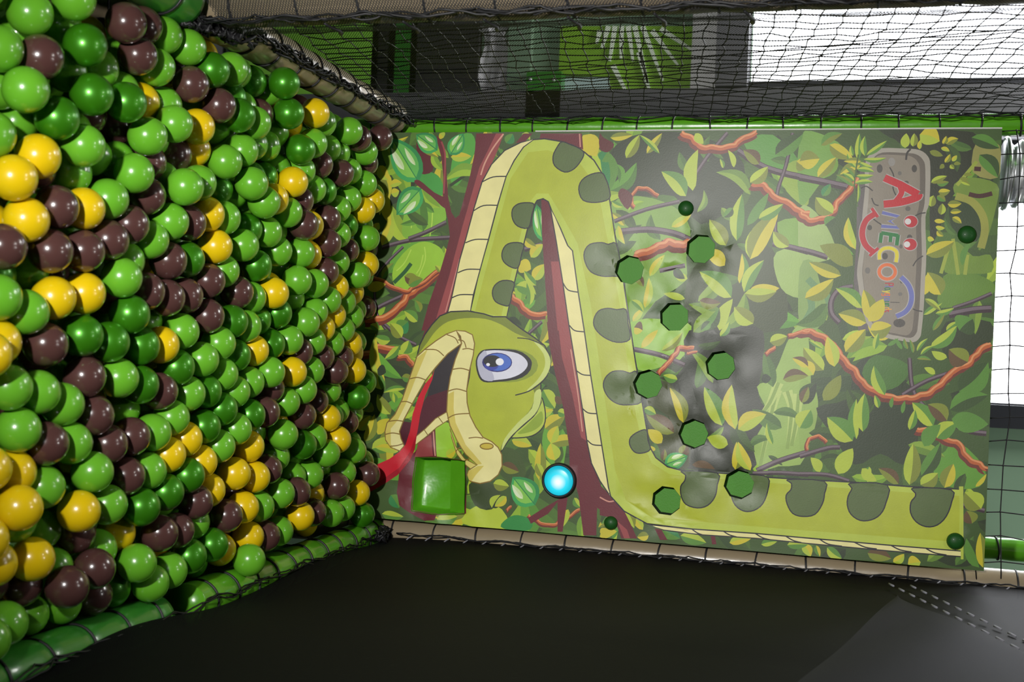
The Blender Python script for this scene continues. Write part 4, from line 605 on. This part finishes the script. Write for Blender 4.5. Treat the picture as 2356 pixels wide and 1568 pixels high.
# ---------------------------------------------------------------- padded posts and beams of the play frame
def padded(name, p0, p1, r, m, label, cat, ties, group=None, tie_r=.003, squash=None, arc=None, seed=1, seam=True):
    p0, p1 = Vector(p0), Vector(p1); rnd = random.Random(seed)
    o = thing(name, p0, label, cat, group); n = 40
    bm = bmesh.new(); tp = [(i + .6) / ties for i in range(ties)] if isinstance(ties, int) else ties
    P_, R_ = [], []
    for i in range(n * 3 + 1):
        t = i / (n * 3); c = p0.lerp(p1, t); rr = r * (1 - .07 * max([math.exp(-((t - q) * (p1 - p0).length / .012) ** 2) for q in tp] + [0])) * (1 + .012 * math.sin(t * 41 + seed))
        P_.append(c); R_.append(rr)
    tube(bm, P_, R_, 24); build('foam_sleeve', bm, m, o, True)
    ax = (p1 - p0).normalized()
    for q in tp:
        bm = bmesh.new(); c = p0.lerp(p1, q); tilt = Vector((rnd.uniform(-.12, .12), rnd.uniform(-.12, .12), rnd.uniform(-.12, .12)))
        ring(bm, c, ax + tilt, r * .975, tie_r, 28, 6); build('cable_tie', bm, M['black'], o, True)
    return o
LB = Vector((-.645, -.03, -.01)); RB = Vector((.648, -.03, -.02))
padded('edge_beam', (-.650, -1.05, -.015), (-.650, .02, -.015), .048, M['beige_vinyl'], 'beige padded beam with black ties along the upper edge of the ball pit', 'beam', 9, seed=3)
padded('edge_beam', (.652, -1.10, -.025), (.652, .02, -.025), .050, M['green_vinyl'], 'lime green padded beam with black ties, lower edge of the pit nearest the snake panel', 'beam', 11, seed=4)
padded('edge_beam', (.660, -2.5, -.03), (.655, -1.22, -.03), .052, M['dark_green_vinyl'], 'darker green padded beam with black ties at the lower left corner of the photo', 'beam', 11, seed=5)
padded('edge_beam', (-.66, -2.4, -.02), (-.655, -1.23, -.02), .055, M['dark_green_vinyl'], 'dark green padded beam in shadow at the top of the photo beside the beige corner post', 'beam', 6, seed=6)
padded('corner_post', (-.665, -1.15, -1.64), (-.665, -1.15, 3.25), .050, M['beige_vinyl'], 'beige padded post behind fine black mesh along the top of the photo', 'post', [(.17 + i * .03) for i in range(27)], seed=7)
padded('corner_post', (-.632, .105, -1.64), (-.632, .105, 3.25), .032, M['green_vinyl'], 'lime green padded post behind knotted net just above the snake panel', 'post', [(.18 + i * .022) for i in range(34)], seed=8)
padded('corner_post', (.648, .048, -1.64), (.648, .048, 3.25), .045, M['beige_vinyl'], 'beige padded post with black ties just below the snake panel', 'post', [(.172 + i * .0285) for i in range(28)], seed=9)
padded('corner_post', (at(2310, 1262, .55).x, .55, -1.64), (at(2310, 1262, .55).x, .55, 3.25), .036, M['green_vinyl'], 'green padded post in the distance seen through square net at the right photo edge', 'post', 12, seed=12)
# vinyl wrap where the beige beam meets the corner
bm = bmesh.new(); rows = []
for i in range(9):
    t = i / 8; rows.append([bm.verts.new((-.655 + .056 * math.cos(a), -1.16 + t * .09, -.012 + .056 * math.sin(a) * (1 + .12 * math.sin(i * 2.1 + j)))) for j, a in enumerate(np.linspace(-2.4, 1.4, 14))])
for a_, b_ in zip(rows, rows[1:]):
    for j in range(13): bm.faces.new((a_[j], a_[j + 1], b_[j + 1], b_[j]))
o = build('vinyl_wrap', bm, M['beige_vinyl'], None, True); tag(o, 'crumpled beige vinyl wrap at the corner where the two upper pit beams meet', 'vinyl wrap')

# pit shell
bm = bmesh.new(); box(bm, (-.61, -3.0, -1.64), (.61, .0, -.24)); box(bm, (-.72, -3.0, -1.64), (-.70, -1.22, -.08)); box(bm, (.705, -3.0, -1.64), (.72, .0, -.08))
tag(build('pit_shell', bm, mat('green_pit_fabric', (.06, .22, .015), .6)), 'green vinyl shell of the ball pit under the play balls', 'ball pit')

# ---------------------------------------------------------------- nets
def sheet(name, f, nu, nv, m, parent=None):
    bm = bmesh.new(); g_ = [[bm.verts.new(f(i / nu, j / nv)) for j in range(nv + 1)] for i in range(nu + 1)]
    for i in range(nu):
        for j in range(nv): bm.faces.new((g_[i][j], g_[i + 1][j], g_[i + 1][j + 1], g_[i][j + 1]))
    return build(name, bm, m, parent, True)
def cords(name, f, us, vs, r, parent, seed=1, knot=True, seg=3):
    rnd = random.Random(seed); bm = bmesh.new(); J = {}
    for i, u in enumerate(us):
        for j, v in enumerate(vs): J[i, j] = Vector(f(u, v)) + Vector((rnd.uniform(-.004, .004), rnd.uniform(-.004, .004), rnd.uniform(-.005, .005)))
    for i in range(len(us)): tube(bm, [J[i, j] for j in range(len(vs))], r, 5)
    for j in range(len(vs)): tube(bm, [J[i, j] for i in range(len(us))], r, 5)
    if knot:
        for p in J.values():
            q = bmesh.ops.create_icosphere(bm, subdivisions=1, radius=r * 2.0, matrix=Matrix.Translation(p))
    return build(name, bm, M['cord'], parent, True)
# left net between the two posts
ln = thing('safety_net', (-.6, -.6, 0), 'black knotted cord net over fine mesh closing the side above the beige beam', 'net')
def fl(t, s):                                             # t: depth 0..1 from far to near, s: height 0..1
    y = .0 - 1.42 * t; z = .035 + 3.1 * s
    w_ = math.exp(-((y + 1.15) / .085) ** 4)
    return (-.642 + .034 * w_ - .02 * math.sin(3.1 * s * 2.6 + t * 3) * math.sin(math.pi * min(1, t * 1.35)) * (1 - w_), y, z + .02 * math.sin(t * 9))
sheet('fine_mesh', fl, 50, 160, M['fine'], ln)
def fc2(y, z): return (-.650 - .012 * math.sin(z * 2.3) - .006 * math.sin(y * 9 + z * 5), y + .012 * math.sin(z * 7), z + .5 * (0 - y) * .28)
cords('cord_grid', fc2, np.arange(-1.12, .061, .046), np.arange(.0, 2.9, .046), .0014, ln, 2)
rnd = random.Random(5)
def twist(name, P0, P1, r, n, amp, strands, parent, seed, lbl=None):
    rn = random.Random(seed); bm = bmesh.new(); P0, P1 = Vector(P0), Vector(P1)
    for k in range(strands):
        ph = rn.uniform(0, 6); f = rn.uniform(20, 60); tube(bm, [P0.lerp(P1, i / n) + Vector((math.sin(ph + i * .31 * (1 + k * .2)), math.cos(ph + i * .4), math.sin(ph * 2 + i * .53))) * amp * rn.uniform(.5, 1.2) for i in range(n + 1)], r * rn.uniform(.7, 1.3), 5)
    o = build(name, bm, M['cord'], parent, True); 
    return o
twist('lashing_rope', (-.640, -1.10, .036), (-.640, .03, .040), .0028, 120, .012, 7, ln, 3)
twist('lashing_rope', (-.612, -1.215, .02), (-.612, -1.215, 3.1), .0025, 260, .007, 4, ln, 4)
twist('lashing_rope', (-.640, .0, .05), (-.640, .0, 3.1), .0022, 220, .006, 3, ln, 6)
twist('lashing_rope', (-.612, -1.24, -.0), (-.612, -1.08, .05), .0045, 40, .018, 10, ln, 9)
for k in range(9):                                        # loose tie ends hanging from the mesh hems
    a = Vector((-.600, -1.215 + rnd.uniform(-.01, .01), .30 + k * .17)) if k < 6 else Vector((-.625, -.9 + (k - 6) * .13, .036)); bm = bmesh.new()
    tube(bm, [a, a + Vector((.003, .02, .006)), a + Vector((.004, .045, .014)), a + Vector((.005, .06, .012))], [.003, .003, .0035, .0055], 6); build('tie_end', bm, M['cord'], ln, True)
for a, b in (((1330, 156), (2352, 66)), ((1350, 243), (2100, 176))):   # pulled folds of the mesh read as dark seams
    A_, B_ = at_x(*a, -.645), at_x(*b, -.645); bm = bmesh.new(); tube(bm, [A_.lerp(B_, i / 40) + Vector((0, .004 * math.sin(i * .5), 0)) for i in range(41)], .0014, 6); build('hem_cord', bm, M['cord'], ln, True)
# right wall: heavy black mesh
rn_ = thing('safety_net', (.6, -.6, 0), 'dense black mesh wall filling the bottom of the photo', 'net')
def fr(t, s):
    y = .0 - 3.2 * t; z = .024 + 3.1 * s
    x = .644 + .012 * math.sin(9 * t + 3 * s) * math.sin(math.pi * min(1, t * 3)) + .014 * math.sin(23 * t + 1) * math.exp(-s * 14)
    if z < .12: x += .0
    return (x, y, z + (.008 * math.sin(t * 17 + 2) + .006 * math.sin(t * 40)) * (1 - s))
sheet('dense_mesh', fr, 90, 120, M['dense'], rn_)
def fr2(t, s): return (.672 + .008 * math.sin(7 * t), .0 - 3.2 * t, .03 + 3.0 * s)
sheet('dense_mesh', fr2, 60, 60, M['dense'], rn_)
twist('lashing_rope', (.640, .0, .030), (.640, -3.0, .026), .0022, 240, .008, 3, rn_, 12)
twist('lashing_rope', (.636, .0, .02), (.636, -.10, .05), .004, 40, .016, 9, rn_, 13)
twist('lashing_rope', (.640, -.004, .06), (.640, -.004, 3.0), .0016, 260, .0045, 3, rn_, 14)
for i in range(30):                                       # white stitches where the mesh is sewn to the post side
    z = .12 + i * .0588; p = Vector((.640, -.016, z)); bm = tube(bmesh.new(), [p, p + Vector((.008, -.006, -.011)), p + Vector((.014, -.012, -.016))], .0022, 5); build('stitch', bm, M['stitch'], rn_, True)
a, b = at_x(2045, 1342, .636), at_x(2400, 1520, .636)
for k in range(2):
    n = 12
    for i in range(n):
        p = a.lerp(b, i / n) + Vector((0, 0, .055 * k)); q = a.lerp(b, (i + .5) / n) + Vector((0, 0, .055 * k)); build('stitch', tube(bmesh.new(), [p, q], .0028, 5), M['stitch'], rn_, True)
# lighter mesh gusset in the lower right corner of the photo
ga, gb = at_x(2065, 1372, .634), at_x(1760, 1640, .634)
gd = at_x(2500, 1560, .634)
def fg(t, s):
    p = ga.lerp(gb, s) if t == 0 else (ga.lerp(gd, s).lerp(ga.lerp(gb, s), 1 - t)); return (.632 - .004 * math.sin(s * 9 + t * 4), p.y, p.z)
sheet('mesh_gusset', fg, 16, 24, M['dense2'], rn_)['label'] = 'lighter grey sloping piece of mesh'
# green strip glimpsed behind the right mesh
sa, sb = at_x(1400, 1268, .66), at_x(2200, 1338, .66)
bm = bmesh.new(); tube(bm, [(.656, -.115, .8), (.656, -.118, 1.75)], .006, 10)
tag(build('edge_trim', bm, M['green_vinyl'], None, True), 'thin bright green strip glimpsed between the black mesh folds under the snake panel', 'trim')
# net above the panel
tn = thing('safety_net', (.0, .02, ZT), 'black square cord net between the top of the snake panel and the bright window', 'net')
def ft(x, z): return (x + .004 * math.sin(z * 30), .02 + .012 * math.sin(x * 7), z + .006 * math.sin(x * 11))
cords('cord_grid', ft, np.arange(-.60, .66, .0655), np.arange(ZT - .02, 2.9, .0655), .0017, tn, 8)

# ---------------------------------------------------------------- things seen through the left net
bm = bmesh.new(); c = at(1445, 60, 1.7)                   # leaf banner
Lp = [at(u, v, YB - .022) for u, v in ((1290, 60), (1612, 60), (1622, 150), (1600, 210), (1560, 262), (1408, 266), (1402, 176), (1285, 172))]
f = bm.faces.new([bm.verts.new(p) for p in Lp]); r = bmesh.ops.extrude_face_region(bm, geom=[f]); bmesh.ops.translate(bm, vec=(0, .02, 0), verts=[v for v in r['geom'] if isinstance(v, bmesh.types.BMVert)])
bn = thing('leaf_banner', Lp[4], 'green banner with a white ribbed leaf seen through the net at photo top', 'banner'); build('panel', bm, M['leafgreen'], bn)
bm = bmesh.new()
for (a, b) in (((1415, 60), (1402, 140)), ((1430, 60), (1428, 135)), ((1445, 60), (1456, 140)), ((1460, 60), (1490, 190)), ((1478, 60), (1525, 185)), ((1400, 60), (1384, 110)), ((1500, 70), (1560, 150)), ((1380, 70), (1372, 100)), ((1520, 66), (1600, 120)), ((1470, 120), (1500, 230)), ((1410, 150), (1450, 230))):
    A_, B_ = at(*a, YB - .034), at(*b, YB - .034); w_ = (B_ - A_).cross(Vector((0, 1, 0))).normalized() * .012
    f = bm.faces.new([bm.verts.new(p) for p in (A_ + w_, A_ - w_, B_ - w_ * .4, B_ + w_ * .4)])
    r = bmesh.ops.extrude_face_region(bm, geom=[f]); bmesh.ops.translate(bm, vec=(0, .012, 0), verts=[v for v in r['geom'] if isinstance(v, bmesh.types.BMVert)])
build('leaf_ribs', bm, M['pale'], bn)['label'] = 'white leaf ribs'
def slab(name, u0, v0, u1, v1, Y, th, m, label, cat, sink=True):
    Y = YB - th - .001
    a, b = at(u0, v0, Y), at(u1, v1, Y); o = build(name, box(bmesh.new(), (min(a.x, b.x), Y, max(FZ + .002, min(a.z, b.z))), (max(a.x, b.x), Y + th, max(a.z, b.z))), m)
    return tag(o, label, cat)
YP = YB - .10
slab('ledge_panel', 560, -60, 862, 300, YP + .2, .05, mat('lime_wall_panel', (.30, .72, .08), .4), 'bright lime green panel glimpsed low through the mesh beside the beige beam', 'panel')
slab('shelf_board', 863, -60, 900, 320, YP + .1, .05, M['black'], 'black board edge between the lime and dark green panels behind the mesh', 'board')
slab('lower_panel', 901, -60, 950, 320, YP + .2, .05, M['dark_green_vinyl'], 'dark green panel strip behind the mesh right of the black board', 'panel')
slab('dark_board', 952, -60, 1092, 330, YP, .05, M['dark'], 'black board behind the mesh between green strip and white cloth', 'board')
bm = bmesh.new(); rows = []
for i in range(13):
    t = i / 12; p0, p1 = at(1106 + 8 * math.sin(i), 60 + 260 * t, YB - .03), at(1172 - 10 * math.sin(i * 1.3), 60 + 260 * t, YB - .03)
    rows.append([bm.verts.new(p0.lerp(p1, s / 5) + Vector((0, .016 * math.sin(s * 2 + i * .7), 0))) for s in range(6)])
for a_, b_ in zip(rows, rows[1:]):
    for j in range(5): bm.faces.new((a_[j], a_[j + 1], b_[j + 1], b_[j]))
bmesh.ops.solidify(bm, geom=bm.faces[:], thickness=.006)
tag(build('dust_sheet', bm, mat('white_cloth', (.7, .7, .74), .8), None, True), 'white crumpled cloth seen through the mesh beside the black board', 'cloth')
slab('wall_padding', 1176, -60, 1212, 320, YP + .2, .05, M['wallg'], 'pale green padding strip beside the bolted dark bracket', 'panel')
bk = thing('steel_bracket', at(1250, 270, YP), 'dark green bracket with two steel bolts seen through the left net', 'bracket')
a, b = at(1212, 165, YP), at(1286, 300, YP); build('plate', box(bmesh.new(), (a.x, YP, a.z), (b.x, YB - .001, b.z)), M['dark_green_vinyl'], bk)
for u in (1220, 1274):
    p = at(u, 183, YP); build('bolt', lathe(bmesh.new(), [(.009, 0), (.009, -.004), (.005, -.008), (.001, -.009)], (p.x, p.y, p.z), n=12), M['steel'], bk, True)
slab('glass_shelf', 1290, 180, 1400, 268, YP + .6, .02, mat('pale_blue_board', (.45, .6, .6), .4), 'pale blue board low behind the net below the leaf banner', 'board')
# flexible duct at the upper right corner of the panel
dc0, dc1 = at(2330, 320, .32), at(2330, 478, .32)
bm = bmesh.new(); dd = thing('flexible_duct', (dc0.x, .32, dc0.z), 'silver ribbed flexible duct behind the upper right corner of the snake panel', 'duct')
n = 70; cz_ = at(2330, 400, .32)
Pd, Rd = [], []
for i in range(n + 1):
    t = i / n; Pd.append(Vector(((dc0.x + dc1.x) / 2 + .03 * t, .32, cz_.z - .035 + t * .5))); Rd.append(.094 + .010 * math.sin(i * 1.15))
tube(bm, Pd, Rd, 28); build('ribbed_hose', bm, M['steel'], dd, True)
bm = bmesh.new(); ring(bm, Pd[2], (0, 0, 1), .104, .007, 40, 8); build('clamp_ring', bm, M['steel'], dd, True)
# ---------------------------------------------------------------- play balls
RB_ = .039
def ball_mesh(c):
    bm = bmesh.new(); bmesh.ops.create_uvsphere(bm, u_segments=40, v_segments=24, radius=RB_)
    for v in bm.verts:                                    # moulding seam around the equator
        if abs(v.co.z) < .002: v.co *= .9965
    me = bpy.data.meshes.new('play_ball'); bm.to_mesh(me); bm.free(); me.materials.append(M[c])
    for p in me.polygons: p.use_smooth = True
    return me
BM = {c: ball_mesh(c) for c in 'gdby'}
BALLS = [tuple(b.split(',')) for b in BALLDATA.split(';')]
BALLS = [(float(x), float(y), float(z), c, int(l)) for x, y, z, c, l in BALLS]
rnd = random.Random(8)
def px(p):
    d = Vector(p) - CAM; z = d.dot(fw); return (1178 + FPX * d.dot(IX) / z, 784 + FPX * d.dot(IY) / z, z)
NAME = {'g': 'light green', 'd': 'dark pearly green', 'b': 'brown', 'y': 'yellow'}
single = [b for b in BALLS if b[4] < 2]; single = single[:]; single.sort(key=lambda b: (b[4], b[1])); single = single[:300]
rest = [b for b in BALLS if b not in single]
ORD = ['first', 'second', 'third', 'fourth', 'fifth', 'sixth', 'seventh', 'eighth', 'ninth', 'tenth', 'eleventh', 'twelfth']
zones = {}
for b in single:
    u, v, z = px(b[:3])
    wv = 'against the snake panel' if u > 770 else 'near the snake panel' if u > 600 else 'in mid pit' if u > 420 else 'left of mid pit' if u > 200 else 'at left photo edge'
    e0 = 60 + .28 * max(0, u - 380); hv = (v - 200 * (u > 600)) / (1568 - 330 * (u > 600))
    hv = 'top' if hv < .22 else 'upper' if hv < .42 else 'middle' if hv < .62 else 'lower' if hv < .8 else 'bottom'
    zones.setdefault((wv, hv, b[3]), []).append((v, b))
for (wv, hv, c), L in zones.items():
    L.sort(key=lambda t: t[0])
    for i, (v, b) in enumerate(L):
        o = bpy.data.objects.new('play_ball', BM[c]); COL.objects.link(o); o.location = b[:3]
        o.rotation_euler = (rnd.uniform(0, 6), rnd.uniform(0, 6), rnd.uniform(0, 6))
        q = f'{ORD[i]} from top ' if len(L) > 1 else 'the only one '
        tag(o, f'{NAME[c]} ball, {q}{wv}, {hv} band', 'ball', 'play balls in the ball pit')
# the rest of the fill: buried and half-hidden balls
bm = bmesh.new(); pts_all = [Vector(b[:3]) for b in BALLS]; fill = [(Vector(b[:3]), b[3]) for b in rest]
top = pts_all[:]
cell = {}
def key(p): return (int(p.x // .08), int(p.y // .08), int(p.z // .08))
for p in top: cell.setdefault(key(p), []).append(p)
def free(p, dmin):
    kx, ky, kz = key(p)
    for a in (-1, 0, 1):
        for b in (-1, 0, 1):
            for c in (-1, 0, 1):
                for q in cell.get((kx + a, ky + b, kz + c), ()):
                    if (p - q).length < dmin: return False
    return True
for lev, tries in ((-.03, 2500), (-.055, 5000), (-.085, 6000), (-.13, 5000)):
    for _ in range(tries):
        p = Vector((rnd.uniform(-.565, .565), rnd.uniform(-2.35, -.045), lev + rnd.uniform(-.012, .012)))
        if lev > -.04 and p.y > -1.95: continue
        if free(p, .0778): cell.setdefault(key(p), []).append(p); fill.append((p, rnd.choices('gdby', (47, 14, 22, 17))[0]))
idx = {'g': 0, 'd': 1, 'b': 2, 'y': 3}
for p, c in fill:
    r = bmesh.ops.create_icosphere(bm, subdivisions=3, radius=RB_ * .985, matrix=Matrix.Translation(p))
    for v in r['verts']:
        for f in v.link_faces: f.material_index = idx[c]
o = build('buried_balls', bm, [M[c] for c in 'gdby'], None, True, True)
tag(o, 'mixed green, brown and yellow balls half hidden in the gaps beneath the top balls', 'balls', 'play balls in the ball pit', 'stuff')
print('balls', len(single), len(fill))
